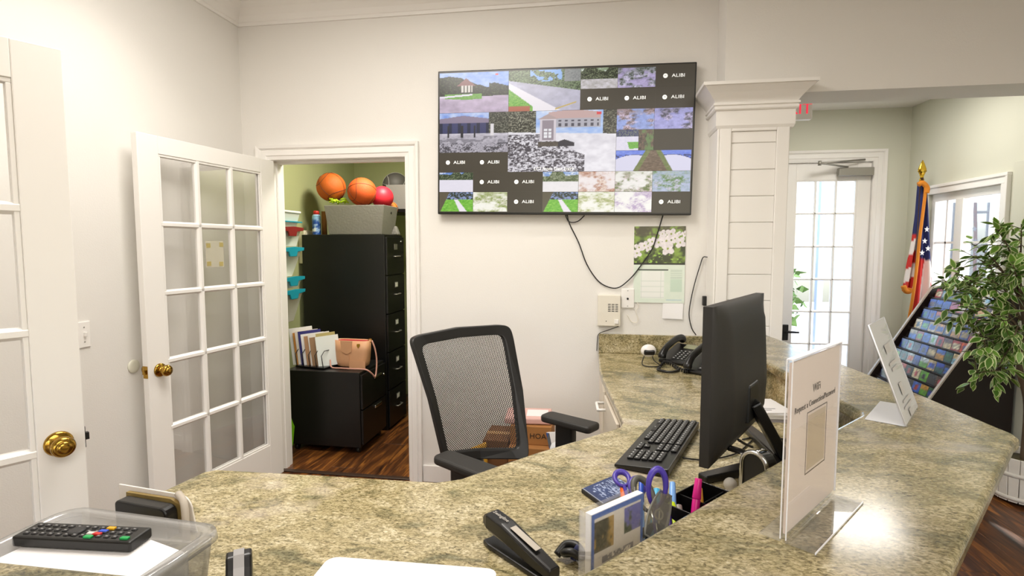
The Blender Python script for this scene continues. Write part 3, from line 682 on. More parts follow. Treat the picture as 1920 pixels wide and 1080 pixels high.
# intercom, switch plate
def plate(name, x0, y0, x1, y1, d, label, cat, m=TRIM):
    a, b = P(x0, y0, YB-d), P(x1, y1, YB-d); t = thing(name, label, cat, ((a.x+b.x)/2, YB, (a.z+b.z)/2)); w_, h_ = b.x-a.x, a.z-b.z
    build('cover', MB().box(-w_/2, w_/2, -d, 0, -h_/2, h_/2), m, t, min(.004, d*.4)); return t, w_, h_, d
ALM = mat('almond_plastic', 'e8e2d4', .45)
t, w_, h_, d = plate('intercom', 1121, 553, 1163, 612, .035, 'almond plastic intercom box with speaker slots on the wall above the backsplash', 'intercom', ALM)
s = MB()
for c in range(3):
    for r in range(5): s.box(w_*(-.05+.16*c), w_*(.07+.16*c), -d-.0008, -d+.001, h_*(.19-.055*r), h_*(.19-.055*r)+.004)
build('speaker_slots', s, INK, t); build('call_button', MB().box(w_*.24, w_*.42, -d-.008, -d, -h_*.42, -h_*.28), TRIM, t, .002)
build('indicator', MB().cyl((-w_*.12, -d-.001, -h_*.34), (-w_*.12, -d, -h_*.34), .003), INK, t)
t, w_, h_, d = plate('wall_jack_plate', 1165, 541, 1189, 578, .012, 'small white wall jack plate between intercom and calendar', 'wall plate')
build('jack', MB().cyl((0, -d-.004, -.002), (0, -d, -.002), .006), INK, t); build('screw', MB().cyl((0, -d-.001, .045), (0, -d, .045), .003).cyl((0, -d-.001, -.045), (0, -d, -.045), .003), GREYM, t)
cable('white_wire', [P(1194, 566), P(1197, 575), P(1192, 583), P(1196, 596), P(1194, 604), P(1184, 603), P(1176, 590)], .0018, ALM, 'thin white wire looping beneath the wall jack plate')
cable('intercom_wire', [P(1160, 612), P(1140, 619), P(1123, 626), P(1120, 640), P(1119, 658)], .0022, BLACK, 'thin black wire running down the wall from the intercom to the counter end')
# black vertical cable cover / antenna bar by the column
a, b = P(1327, 477, YB-.05), P(1341, 574, YB-.05)
t = thing('wall_mounted_bar', 'tall narrow black bar mounted on the wall beside the white column', 'mounted bar', ((a.x+b.x)/2, YB, b.z))
hh = a.z-b.z
build('bar_body', MB().box(-.016, .016, -.05, -.012, 0, hh), SATIN, t, .003); build('bar_bracket', MB().box(-.012, .012, -.012, 0, hh*.3, hh*.7), BLACK, t); build('bar_plug', MB().box(-.042, -.012, -.048, -.012, .0, .055), BLACK, t, .004)
cable('bar_wire', [P(1326, 482, YB-.045), P(1318, 483), P(1312, 500), P(1303, 530), P(1296, 560), P(1292, 590), P(1297, 615), P(1305, 628)], .0028, BLACK, 'black wire hanging from the top of the wall bar to the telephones')

# ================================================================== LEFT WALL DETAILS
def plate_x(x0, y0, x1, y1):
    a, b = atx(x0, y0, XL), atx(x1, y1, XL); return a, b
a, b = plate_x(142, 604, 169, 650)
sw_ = thing('light_switch', 'white toggle light switch plate on the left wall between the two glazed doors', 'light switch', (XL, (a.y+b.y)/2, (a.z+b.z)/2))
hw, hh2 = (b.y-a.y)/2, .058
build('plate', MB().box(0, .007, -hw, hw, -hh2, hh2), TRIM, sw_, .002); build('toggle', MB().box(.007, .02, -.005, .005, -.008, .012), TRIM, sw_, .002)
build('screw', MB().cyl((.007, 0, .033), (.0085, 0, .033), .003).cyl((.007, 0, -.033), (.0085, 0, -.033), .003), GREYM, sw_)
p = atx(250, 687, XL)
bm_ = thing('door_bumper', 'round white door bumper disc on the left wall beside the open closet door', 'door bumper', tuple(p))
build('disc', MB().lathe([(.034, 0), (.034, .004), (.031, .007), (.018, .0075)], 28, Matrix.Rotation(math.pi/2, 4, 'Y')), mat('off_white_plastic', 'dedccb', .5), bm_)

# ================================================================== CLOSET
PLW = mat('frosted_plastic', 'dfe2d8', .4); TEAL = mat('teal_plastic', '1c8fa3', .35); MAROON = mat('maroon_plastic', '7c1f1c', .4); OFF = mat('beige_metal', 'd8d0b8', .5)
# stacked wall bins along the closet left wall
XB = -2.42
binz = [(405, 440, 'teal', 'topmost'), (430, 492, 'maroon', 'second'), (466, 520, 'teal', 'third'), (524, 548, 'teal', 'fourth'), (545, 612, 'teal', 'lowest')]
names = [('white lidded plastic tub with a thin teal rim, topmost of the column in the closet', 'teal'), ('frosted wall bin with a dark red latch in the closet', 'maroon'), ('frosted wall bin with a teal latch directly below the red latched one', 'teal2'), ('shallow frosted bin with a teal latch, second from the bottom of the closet column', 'teal3'), ('frosted bin with a teal latch at the bottom of the closet column', 'teal4')]
Y0 = 3.53
def zpx(y): return aty(555, y, Y0).z
xr = aty(563, 450, Y0+.24).x
spec = [(392, 424, TEAL, 0), (426, 462, MAROON, 1), (464, 522, TEAL, 2), (524, 544, TEAL, 3), (546, 612, TEAL, 4)]
for (ya, yb_, mm, k) in spec:
    z1, z0 = zpx(ya), zpx(yb_)
    if k == 1: z0 = zpx(462)
    t = thing('storage_bin', names[k][0], 'bin', (XB, Y0, z0), 0, 'wall bins stacked in the closet')
    D = xr-XB; Hh = z1-z0; L_ = .26
    # tapered body, narrower at the foot
    ft = .75 if k in (2, 4) else .96
    v = [(0.005, 0, 0), (D*ft*.86, 0, 0), (D*ft*.86, L_, 0), (0.005, L_, 0), (0.005, 0, Hh*.86), (D*.97, 0, Hh*.86), (D*.97, L_, Hh*.86), (0.005, L_, Hh*.86)]
    build('bin_body', MB().add(v, [(0, 3, 2, 1), (4, 5, 6, 7), (0, 1, 5, 4), (1, 2, 6, 5), (2, 3, 7, 6), (3, 0, 4, 7)]), PLW, t, .006)
    build('bin_lid', MB().box(.002, D, -.008, L_+.006, Hh*.86, Hh*(.93 if k else 1)), PLW if k else mat('white_plastic', 'ecebe4', .4), t, .006)
    if k == 0: build('lid_rim', MB().box(.0, D+.004, -.012, L_+.01, Hh*.28, Hh*.36), mm, t, .002); build('lid_grip', MB().box(D*.3, D*.85, -.012, 0, Hh*.72, Hh*.78), INK, t)
    else:
        lz = Hh*.93; ot = [(.0, -.014), (.07, -.016), (.085, -.05), (.17, -.05), (.185, -.016), (.27, -.008), (.275, .014), (.15, .02), (.0, .012)]
        v = [(D+.001, y-.005, lz+z) for y, z in ot]+[(D+.014, y-.005, lz+z) for y, z in ot]
        build('bin_latch', MB().add(v, [tuple(range(9))[::-1], tuple(range(9, 18))]+[(i, (i+1) % 9, (i+1) % 9+9, i+9) for i in range(9)]), mm, t, .002)
        build('bin_latch', MB().box(.0, D+.012, -.018, -.006, lz-.014, lz+.014).box(D*.3, D*.75, -.02, -.006, lz-.045, lz-.014), mm, t, .002)
a, b = atx(559, 432, XB), atx(582, 493, XB)
t = thing('metal_wall_box', 'plain beige metal box on the green closet wall behind the stacked bins', 'wall box', (XB, (a.y+b.y)/2, (a.z+b.z)/2))
hy2, hz2 = abs(a.y-b.y)/2, abs(a.z-b.z)/2
build('box_body', MB().box(0, .05, -hy2, hy2, -hz2, hz2), OFF, t, .004); build('box_door', MB().box(.05, .056, -hy2+.015, hy2-.015, -hz2+.015, hz2-.015), OFF, t, .002)

# tall filing cabinet, drawers face +x
def cabinet(name, label, x0, x1, y0, y1, z1, nd, lab, feet=0):
    t = thing(name, label, 'filing cabinet', ((x0+x1)/2, (y0+y1)/2, 0)); W2, D2 = (x1-x0)/2, (y1-y0)/2
    build('cabinet_body', MB().box(-W2, W2-.018, -D2, D2, feet, z1), STEEL, t, .004)
    h = (z1-feet-.03)/nd
    for i in range(nd):
        z0 = feet+.015+i*h
        dr = build('drawer_front', MB().box(W2-.018, W2, -D2+.01, D2-.01, z0+.004, z0+h-.004), STEEL, t, .003)
        lab(dr, W2, z0, h, i)
    return t
def lab_tall(dr, W2, z0, h, i):
    build('label_holder', MB().box(W2, W2+.003, -.035, .03, z0+h*.66, z0+h*.66+.045), GREYM, dr, .001)
    if i < 4: build('label_card', MB().box(W2+.003, W2+.004, -.028, .023, z0+h*.66+.006, z0+h*.66+.039), PAPER, dr)
    build('drawer_pull', MB().tube([(W2, -.05, z0+h*.48), (W2+.022, -.045, z0+h*.48), (W2+.022, .045, z0+h*.48), (W2, .05, z0+h*.48)], .005), GREYM, dr)
tall = cabinet('filing_cabinet', 'tall black five-drawer filing cabinet with the grey basket on top', -2.38, -1.655, 4.13, 4.53, 1.595, 5, lab_tall)
build('cabinet_lock', MB().cyl((.36, .12, 1.54), (.368, .12, 1.54), .008), CHROME, tall)
def lab_low(dr, W2, z0, h, i):
    zz = z0+h*(.75 if i == 1 else .88)
    build('drawer_handle', MB().box(W2, W2+.014, -.02, .11, zz-.012, zz+.012), CHROME, dr, .006)
low = cabinet('low_filing_cabinet', 'low black two-drawer filing cabinet on casters with a handbag on top', -2.24, -1.65, 3.61, 4.06, .6, 2, lab_low, feet=.05)
build('cabinet_lock', MB().cyl((.295, .17, .5), (.305, .17, .5), .009), CHROME, low)
cas = MB()
for sx in (-.24, .24):
    for sy in (-.18, .18): build('caster', MB().cyl((sx-.012, sy, .022), (sx+.012, sy, .022), .022).box(sx-.016, sx+.016, sy-.012, sy+.012, .03, .055), BLACK, low)
# perforated shelving post and shelf behind
sh_ = thing('wire_shelving', 'black perforated-post shelving standing behind the tall filing cabinet', 'shelving', (-1.5, 4.62, 0))
pp = MB().box(-.135, -.115, -.07, .0, 0, 1.9)
build('shelf_post', pp, STEEL, sh_, .002); build('shelf_post', MB().box(.5, .53, -.03, 0, 0, 1.9), STEEL, sh_, .002); build('shelf_post', MB().box(-.135, -.105, .5, .53, 0, 1.9), STEEL, sh_, .002)
hl = MB()
for k in range(44): hl.box(-.131, -.120, -.072, -.068, .06+k*.04, .075+k*.04)
build('post_slots', hl, mat('slot_glint', 'c8c4b8', .5), sh_)['kind'] = 'stuff'
for z in (.45, 1.1, 1.83): build('shelf_board', MB().box(-.55 if z > 1.6 else -.10, .5, .01, .5, z-.03, z), STEEL, sh_, .003)
# soft grey storage basket with balls
def basket(name, label, x0, x1, y0, y1, z0, z1, taper, side=True):
    t = thing(name, label, 'basket', ((x0+x1)/2, (y0+y1)/2, z0)); W2, D2, Hh = (x1-x0)/2, (y1-y0)/2, z1-z0
    def ring(w, d, z): return [(-w, -d, z), (w, -d, z), (w, d, z), (-w, d, z)]
    tt = .006
    v = ring(W2*taper, D2*taper, 0)+ring(W2, D2, Hh)+ring(W2-tt, D2-tt, Hh)+ring(W2*taper-tt, D2*taper-tt, tt)
    f = [(3, 2, 1, 0)]
    for a in (0, 4, 8): f += [(a+k, a+(k+1) % 4, a+4+(k+1) % 4, a+4+k) for k in range(4)]
    f.append((12, 13, 14, 15))
    build('basket_shell', MB().add(v, f), mat('grey_fabric', '8b8883', .85, bump=.6, bscale=60), t, .006)
    if side:
        build('grommet', MB().lathe([(.014, -.001), (.014, .002), (.009, .003)], 16, Matrix.Translation((W2*.965, .02, Hh*.78)) @ Matrix.Rotation(math.pi/2, 4, 'Y')), INK, t)
    return t
basket('storage_basket', 'grey fabric basket of sports balls on top of the tall filing cabinet', -2.19, -1.68, 4.15, 4.46, 1.597, 1.83, .88)
basket('high_basket', 'grey fabric basket on the shelf behind, holding a dark grey ball', -1.88, -1.50, 4.70, 5.05, 1.835, 2.05, .95, False)
def ball(name, label, c, r, m, seam=True, rot=(0, 0, 0)):
    t = thing(name, label, 'ball', c, rot=rot)
    build('ball_shell', MB().sphere((0, 0, 0), r, 32, 20), m, t)
    if seam:
        q = r*1.0; g = MB()
        for Mx in (Matrix.Identity(4), Matrix.Rotation(math.pi/2, 4, 'X')): g.tube([Mx @ Vector((q*math.cos(a), q*math.sin(a), 0)) for a in np.linspace(0, 2*math.pi, 48)[:-1]], .0022, 6, True)
        for sg in (-1, 1): g.tube([Vector((sg*q*(.45+.35*math.cos(a)**2), q*math.sin(a)*.72, q*math.cos(a)*.72)).normalized()*q for a in np.linspace(0, 2*math.pi, 48)[:-1]], .0022, 6, True)
        build('ball_seam', g, mat('ball_seam_brown', '5a2a12', .6) if seam is True else seam, t)
    return t
ORG = mat('orange_rubber', 'c85f14', .6, bump=.8, bscale=500)
ORG2 = mat('bright_orange_rubber', 'd4581c', .6, bump=.8, bscale=500)
def bc(x, y, Y): return tuple(aty(x, y, Y))
ball('basketball', 'orange basketball sitting highest, at the left end of the grey basket', bc(621, 351, 4.27), .118, ORG, rot=(.5, .9, .3))
ball('basketball', 'orange basketball at the middle of the grey basket beside the red ball', bc(679, 360, 4.25), .116, ORG2, rot=(1.1, .25, .8))
ball('rubber_ball', 'smooth red-pink ball at the right end of the grey basket', bc(717, 370, 4.36), .092, mat('red_rubber', 'd8283a', .5), False)
ball('small_ball', 'small orange and black patterned ball behind the right end of the basket', bc(733, 391, 4.5), .06, mat('amber_rubber', 'dc8030', .5), INK, rot=(.3, .6, 0))
ball('grey_ball', 'dark grey ball lying in the far grey basket on the shelf', bc(742, 352, 4.86)[:2]+(2.06,), .118, mat('grey_rubber', '4c4a46', .6), mat('pale_seam', 'a8a6a0', .6), rot=(.2, .15, .4))
mesh_ball = MB()
for k in range(16):
    a = random.uniform(0, 6.28); p = aty(632+random.uniform(-16, 14), 377+random.uniform(-4, 4), 4.2)
    mesh_ball.tube([p, p+Vector((math.cos(a)*.03, .02, .012)), p+Vector((math.cos(a)*.05, .03, -.006))], .007, 6)
tag(build('green_netting', mesh_ball, mat('lime_cord', 'b8dc28', .6)), 'bunch of lime green netting on the rim of the grey basket', 'netting')
p = aty(594, 440, 4.2)
t = thing('spray_can', 'blue spray can with a red cap at the left end of the tall cabinet top', 'spray can', (p.x, 4.2, 1.597))
def f_can(U, V): n = fb(U, V, 8, 131); I = mixc(mk('2450a8', U), mk('a8c8ec', U), ss(n, .5, .65)); I = mixc(I, mk('8fc0e8', U), ss(V, .7, .95)); return out(mixc(I, mk('e8eef4', U), ((np.abs(U-.5) < .3) & (np.abs(V-.3) < .1) & (n > .5)).astype(float)))
can = MB(); 
nn, mmz = 28, 16; vs = []; cc = []
UU, VV = np.meshgrid(np.linspace(0, 1, nn), np.linspace(0, 1, mmz)); CI = np.stack(f_can(UU, VV), -1)
for j_ in range(mmz):
    for k in range(nn): a = 2*math.pi*k/(nn-1); vs.append((.034*math.cos(a), .034*math.sin(a), .148*j_/(mmz-1))); cc.append(lin(CI[j_, k]))
can.add(vs, [(j_*nn+k, j_*nn+k+1, (j_+1)*nn+k+1, (j_+1)*nn+k) for j_ in range(mmz-1) for k in range(nn-1)], True, None, cc)
build('can_body', can, PRG, t); build('can_shoulder', MB().lathe([(.034, .148), (.028, .16), (.022, .164)], 24), mat('pale_blue_metal', '9cc4e4', .3), t)
build('can_cap', MB().lathe([(.023, .162), (.023, .188), (.018, .194), (.006, .195)], 24), mat('red_plastic', 'b8281c', .4), t)
p = aty(600, 400, 4.35); tag(build('cardboard_tube', MB().cyl((p.x, 4.42, 1.597), (p.x, 4.42, 1.80), .022), CARD), 'short cardboard tube standing behind the blue spray can', 'tube')
# crumpled grey pouch right of basket
p = aty(741, 440, 4.4)
pv = [(-.035, 0, 0), (.035, 0, 0), (.035, .06, 0), (-.035, .06, 0), (-.004, .01, .075), (.012, .01, .07), (.012, .05, .07), (-.004, .05, .075)]
tag(build('grey_pouch', MB().add([(x+p.x, y+4.38, z+1.597) for x, y, z in pv], [(0, 3, 2, 1), (4, 5, 6, 7), (0, 1, 5, 4), (1, 2, 6, 5), (2, 3, 7, 6), (3, 0, 4, 7)]), mat('grey_knit', '77746e', .8, noise=.5, nscale=90), bevel=.008), 'small grey pouch beside the basket on the tall cabinet', 'pouch')
# folders in a sorter on the low cabinet
so = thing('file_sorter', 'black wire desktop file sorter holding folders on the low cabinet', 'file sorter', (-2.07, 3.77, .6), R(-12))
build('sorter_base', MB().box(-.13, .13, -.09, .09, .004, .014), STEEL, so, .002)
for x in (-.12, -.06, 0, .06, .12): build('sorter_divider', MB().tube([(x, -.085, .012), (x-.014, -.085, .1), (x-.016, -.05, .13), (x-.016, .05, .13), (x-.014, .085, .1), (x, .085, .012)], .003), STEEL, so)
fc = [('e9e9e6', 'white bound booklet, tallest at the left end of the file sorter', .215), ('c98a3c', 'tan envelope beside the tall white booklet in the file sorter', .19), ('e4dcd0', 'cream folder in the file sorter, between tan envelope and blue folder', .2), ('2e2a72', 'dark blue folder in the file sorter', .2), ('ece9e6', 'white envelope just right of the blue folder in the file sorter', .185), ('b58a64', 'brown paper sleeve near the middle of the file sorter', .175), ('e6e2dc', 'pale folder right of the brown sleeve in the file sorter', .19), ('9c7a58', 'thin brown folder second from the right end of the file sorter', .17), ('b4a468', 'olive-yellow folder just behind the frontmost white card in the file sorter', .19), ('e8ece8', 'pale card at the front right end of the file sorter, nearest the handbag', .175)]
for k, (c, l, h) in enumerate(fc):
    h *= 1.28; x = -.12+k*.026; th = .012 if k in (0, 1, 6) else .006
    mb = MB().box(-th/2, th/2, -.085+.004*k*random.random(), .08, .0, h)
    o = build('folder', mb, mat('folder_'+c, c, .7)); tag(o, l, 'folder', 'folders in the file sorter')
    Mx = wmat(so) @ Matrix.Translation((x, 0, .0145)) @ Matrix.Rotation(R(-7), 4, 'Y') @ Matrix.Rotation(R(-48), 4, 'Z')
    o.matrix_basis = Mx
# handbag
hb = thing('handbag', 'tan leather bucket handbag with a thin strap on the low cabinet', 'handbag', (-1.80, 3.80, .603), R(-4))
LEA = mat('tan_leather', 'cf9c74', .5, noise=.08, nscale=12); STR = mat('pink_leather_strap', 'c29080', .5)
def rr(w, d, z, k=24):
    return [(w*math.copysign(abs(math.cos(a))**.45, math.cos(a)), d*math.copysign(abs(math.sin(a))**.6, math.sin(a)), z) for a in [2*math.pi*i/k for i in range(k)]]
prof = [(.098, .045, 0), (.118, .055, .012), (.128, .058, .05), (.135, .055, .12), (.14, .048, .2), (.137, .045, .2), (.13, .05, .12)]
vs = []; k = 24
for (w_, d_, z_) in prof: vs += rr(w_, d_, z_)
fs = [(i*k+j_, i*k+(j_+1) % k, (i+1)*k+(j_+1) % k, (i+1)*k+j_) for i in range(len(prof)-1) for j_ in range(k)]+[tuple(range(k))[::-1], tuple(range((len(prof)-1)*k, len(prof)*k))]
build('bag_body', MB().add(vs, fs, True), LEA, hb)
build('bag_lining', MB().add(rr(.13, .046, .194), [tuple(range(24))]), mat('red_lining', 'a8202a', .6), hb)
build('bag_pocket', MB().box(-.002, .128, -.0605, -.057, .0, .2*.26).box(.0-.001, .001, -.0605, -.056, .0, .12), LEA, hb)
build('bag_tab', MB().add([(-.07, -.062, .2), (.03, -.062, .2), (.02, -.064, .12), (-.02, -.064, .10), (-.06, -.064, .12)], [(0, 4, 3, 2, 1)]), LEA, hb)
build('bag_emblem', MB().add([(.06, -.052, .18), (.085, -.052, .18), (.085, -.056, .165), (.072, -.058, .148), (.06, -.056, .165)], [(0, 4, 3, 2, 1)]), BRASS, hb)
build('bag_ring', MB().tube([(-.14+.014*math.cos(a), 0, .2+.014*math.sin(a)) for a in np.linspace(0, 6.28, 17)[:-1]], .003, 6, True).tube([(.14+.014*math.cos(a), 0, .2+.014*math.sin(a)) for a in np.linspace(0, 6.28, 17)[:-1]], .003, 6, True), BRASS, hb)
build('bag_strap', MB().tube(smooth_path([(-.15, 0, .2), (-.178, -.01, .16), (-.172, -.03, .1), (-.15, -.07, .04), (-.12, -.1, .006), (-.04, -.11, .006), (.06, -.11, .006), (.12, -.105, .006), (.165, -.1, 0), (.19, -.07, -.035), (.197, -.045, -.06), (.196, -.02, -.02), (.19, 0, .06), (.178, 0, .14), (.155, 0, .2)]), .0058), STR, hb)
# green thing beside the low cabinet
tag(build('green_pennant', MB().quadbox([aty(541, 772, 3.604), aty(552, 800, 3.604), aty(549, 836, 3.604), aty(541, 800, 3.604)], (0, 1, 0), .003), mat('lime_plastic', '86d818', .5)), 'narrow lime green pennant hanging beside the low cabinet', 'pennant')
# ================================================================== RECEPTION DESK
ZD, ZB = .87, 1.04
def arc(cx, cy, r, a0, a1, n=5): return [(cx+r*math.cos(R(a0+(a1-a0)*i/n)), cy+r*math.sin(R(a0+(a1-a0)*i/n))) for i in range(n+1)]
# lower working top
desk_edge = [(-1.085, .66), (-1.105, 1.20), (-1.085, 1.33), (-1.06, 1.353), (-.75, 1.362), (-.42, 1.368), (-.36, 1.40), (-.186, 1.608), (.05, 1.858), (.085, 1.90), (.100, 1.96), (.085, 2.12), (.03, 2.62), (.018, 2.80), (.012, YB)]
inner = [(.79, YB), (.66, 2.27), (.745, 1.60), (.72, 1.58), (.10, .88), (-.10, .66)]
struct_poly = desk_edge+[(.624, YB), (.624, 3.055), (.80, 3.055), (.80, 1.62), (.0, .66)]
base = thing('reception_desk', 'reception desk with granite worktop and raised granite bar on a cream base', 'desk', (.4, 1.8, 0))
wt = build('worktop', MB().prism(struct_poly, ZD-.034, ZD), GRAN, base, bevel=.008, seg=3, world=True)
build('backsplash', MB().box(.015, .622, YB-.024, YB-.001, ZD, ZD+.113), GRAN, base, bevel=.004, world=True)
# knee walls and drawers under the worktop
def bw(*a, **k): return build(*a, parent=base, world=True, **k)
bw('side_panel', MB().prism([(.03, YB-.002), (.035, 2.80), (.05, 2.60), (.10, 2.12), (.115, 1.96), (.45, 1.96), (.45, YB-.002)], 0, ZD-.034), CREAM); bw('drawer_front', MB().prism([(.082, 2.14), (.04, 2.56), (.05, 2.57), (.095, 2.14)], .50, .80), CREAM, bevel=.003); bw('drawer_front', MB().prism([(.036, 2.62), (.022, 3.2), (.034, 3.2), (.048, 2.62)], .50, .80), CREAM, bevel=.003)
bw('drawer_pull', MB().tube([(.045, 2.47, .755), (.012, 2.465, .755), (.004, 2.58, .755), (.04, 2.585, .755)], .007), TRIM)
bw('end_panel', MB().box(-1.06, -1.03, .70, 1.32, 0, ZD-.034), CREAM)
# outer wall below the bar, visitor side
ow = MB().prism([(.78, 3.055), (.86, 3.055), (.90, 2.95), (.905, 1.50), (.37, .80), (.0, .52), (-1.02, .52), (-1.02, .60), (-.02, .60), (.34, .87), (.80, 1.50), (.74, 2.2), (.70, 3.055)], 0, ZB-.0365)
bw('bar_wall', ow, TRIM, bevel=.002)
rs = MB()
def wallseg(mb, a, b, z0, z1, t=.02):
    a, b = Vector((*a, 0)), Vector((*b, 0)); d = (b-a).normalized(); n = Vector((-d.y, d.x, 0))*t
    mb.prism([(a.x, a.y), (b.x, b.y), (b.x+n.x, b.y+n.y), (a.x+n.x, a.y+n.y)], z0, z1)
# granite riser between worktop and bar
path = [(.66, 3.05), (.70, 2.27), (.755, 1.64), (.65, 1.47), (.19, .94), (-.05, .66), (-1.06, .66)]
for a, b in zip(path[:-1], path[1:]): wallseg(rs, a, b, ZD, ZB-.037, .02)
build('riser', rs, GRAN, base, world=True)
# raised bar, one polished slab
outer = [(.868, 3.055), (.905, 2.80), (.975, 2.1), (1.005, 1.81)]+[(1.018, 1.53), (1.022, 1.487), (1.012, 1.455), (.985, 1.43)]+[(.492, .814), (.20, .447), (.10, .36), (-1.30, .335)]
innr = [(-1.30, .642), (-.13, .646), (-.085, .665), (.15, .938), (.612, 1.473), (.715, 1.588), (.727, 1.62), (.671, 2.27), (.622, 3.055)]
bar = build('bar_top', MB().prism([(x, y) for x, y in outer+innr], ZB-.036, ZB), GRANB, base, bevel=.011, seg=4, world=True)

# ------------------------------------------------------------------ keyboard
kd = Vector((.34, .94, 0)).normalized(); kw = Vector((kd.y, -kd.x, 0))
kc = Vector((.205, 1.725, ZD))
kb = thing('keyboard', 'black full-size computer keyboard on the worktop beside the monitor', 'keyboard', tuple(kc), math.atan2(kd.y, kd.x))
# local x along length (away), y to the left; the far long side (towards the monitor) is -y
Lk, Wk = .465, .152
build('keyboard_body', MB().add([(-Lk/2, -Wk/2, .004), (Lk/2, -Wk/2, .004), (Lk/2, Wk/2, .004), (-Lk/2, Wk/2, .004), (-Lk/2, -Wk/2, .026), (Lk/2, -Wk/2, .026), (Lk/2, Wk/2, .013), (-Lk/2, Wk/2, .013)], [(0, 3, 2, 1), (4, 5, 6, 7), (0, 1, 5, 4), (1, 2, 6, 5), (2, 3, 7, 6), (3, 0, 4, 7)]), SATIN, kb, .003)
KEYM = mat('black_keycap', '1d1c1b', .45)
k1 = MB().box(-.0080, .0080, -.0086, .0086, 0, .0055)
sl = math.atan2(.013, Wk); kf = None
leg = MB(); 
def key(x, y, w_=1):
    global kf
    z = .013+.013*((Wk/2-y)/Wk)
    M = Matrix.Translation((x, y, z)) @ Matrix.Rotation(-sl, 4, 'X') @ Matrix.Diagonal((w_, 1, 1, 1))
    if kf is None: kf = build('key', k1, KEYM, kb, .0012, 1); kf.matrix_basis = M
    else: inst('key', kf, kb, M)
    leg.add([M @ Vector(p) for p in ((-.003/w_, 0, .0058), (.002/w_, 0, .0058), (.002/w_, .0045, .0058), (-.003/w_, .0045, .0058))], [(0, 1, 2, 3)])
for r in range(6):
    y = -.060+r*.0205+(0 if r == 0 else .003)
    # row seen from the user (+y side): user's left is +x? the user faces -y, so left is +x
    n = 15 if r < 5 else 8
    if r < 5:
        for c in range(14): key(.222-.0185*c-.004, y)
    else:
        xs = .218
        for w_ in (1, 1, 1, 5.2, 1, 1, 1, 1):
            key(xs-.0185*(w_-1)/2, y, w_*1.0 if w_ == 1 else w_); xs -= .0185*w_
    if r in (0, 1, 2, 5):
        for c in range(3): key(-.05-.0185*c, y)
    if r == 4: key(-.0685, y)
    if r > 0:
        for c in range(4): key(-.118-.0185*c, y)
build('key_legends', leg, mat('legend_white', 'd8d8d8', .6), kb)['kind'] = 'stuff'

# ------------------------------------------------------------------ monitor seen from behind
nb, nt_ = aty(1319, 884, 1.40), aty(1317, 578, 1.40); fbp, ftp = aty(1417, 776, 1.86), aty(1411, 547, 1.86)
ax = Vector((fbp.x-nb.x, fbp.y-nb.y, 0)); Wm = ax.length; ax.normalize()
zb, zt2 = (nb.z+fbp.z)/2, (nt_.z+ftp.z)/2; Hm = zt2-zb
mc = (nb+fbp)/2
mo = thing('monitor', 'large black computer monitor seen from behind, standing on the worktop', 'monitor', (mc.x, mc.y, ZD), math.atan2(ax.y, ax.x))
# local x along width, local -y is the back (towards the visitor)
z0, z1 = zb-ZD, zt2-ZD
# panel: thin edge, back swelling gently
vs = []; nx_, nz_ = 14, 12
for j_ in range(nz_+1):
    for i in range(nx_+1):
        u, v = i/nx_, j_/nz_; e = min(1, min(u, 1-u)*7)*min(1, min(v, 1-v)*7); e = e*e*(3-2*e)
        vs.append((-Wm/2+Wm*u, -.012-.034*e*(.55+.45*(1-abs(2*v-.75)/1.3)), z0+(z1-z0)*v))
n0 = len(vs)
vs += [(-Wm/2, .012, z0), (Wm/2, .012, z0), (Wm/2, .012, z1), (-Wm/2, .012, z1)]
fs = [(j_*(nx_+1)+i, j_*(nx_+1)+i+1, (j_+1)*(nx_+1)+i+1, (j_+1)*(nx_+1)+i) for j_ in range(nz_) for i in range(nx_)]
fs.append((n0, n0+3, n0+2, n0+1))
bot = [i for i in range(nx_+1)]; top = [nz_*(nx_+1)+i for i in range(nx_+1)]; lf = [j_*(nx_+1) for j_ in range(nz_+1)]; rt = [j_*(nx_+1)+nx_ for j_ in range(nz_+1)]
fs += [tuple(bot[::-1]+[n0, n0+1]), tuple(top+[n0+2, n0+3]), tuple(lf+[n0+3, n0]), tuple(rt[::-1]+[n0+1, n0+2])]
build('monitor_shell', MB().add(vs, fs), MATTE, mo)
for p in mo.children: p.data.polygons.foreach_set('use_smooth', [len(q.vertices) == 4 and q.index < nx_*nz_ for q in p.data.polygons])
build('display_panel', MB().box(-Wm/2+.008, Wm/2-.008, .0121, .0135, z0+.012, z1-.01), mat('display_glass', '0c0d10', .12), mo)
V_ = atz(1470, 872, ZD)
Mi = wmat(mo).inverted()
def L(p): return Mi @ Vector(p)
att = L((mc.x, mc.y, 0)); att = Vector((.02, -.045, z0+.115))
vx = L(V_); vx.z = 0
def slab(mb, a, b, wa, wb, ha, hb_):
    """tapered bar from a to b"""
    a, b = Vector(a), Vector(b); d = (b-a).normalized(); s = d.cross(Vector((0, 0, 1))).normalized(); u = s.cross(d)
    vs = []
    for p, w_, h in ((a, wa, ha), (b, wb, hb_)): vs += [p-s*w_/2-u*h/2, p+s*w_/2-u*h/2, p+s*w_/2+u*h/2, p-s*w_/2+u*h/2]
    return mb.add(vs, [(0, 1, 2, 3), (7, 6, 5, 4), (0, 4, 5, 1), (1, 5, 6, 2), (2, 6, 7, 3), (3, 7, 4, 0)])
build('stand_neck', slab(MB(), att, vx+Vector((0, 0, .02)), .062, .05, .03, .03), SATIN, mo, .006)
build('neck_mount', MB().box(att.x-.05, att.x+.05, -.05, -.03, z0+.06, z0+.17), BLACK, mo, .006)
l1 = L(atz(1316, 905, ZD)); l1.z = .012
build('stand_foot', slab(MB(), vx+Vector((0, 0, .014)), l1, .055, .034, .026, .02), SATIN, mo, .005)
l2 = vx+Vector((.24, .16, .0)); l2.z = .012
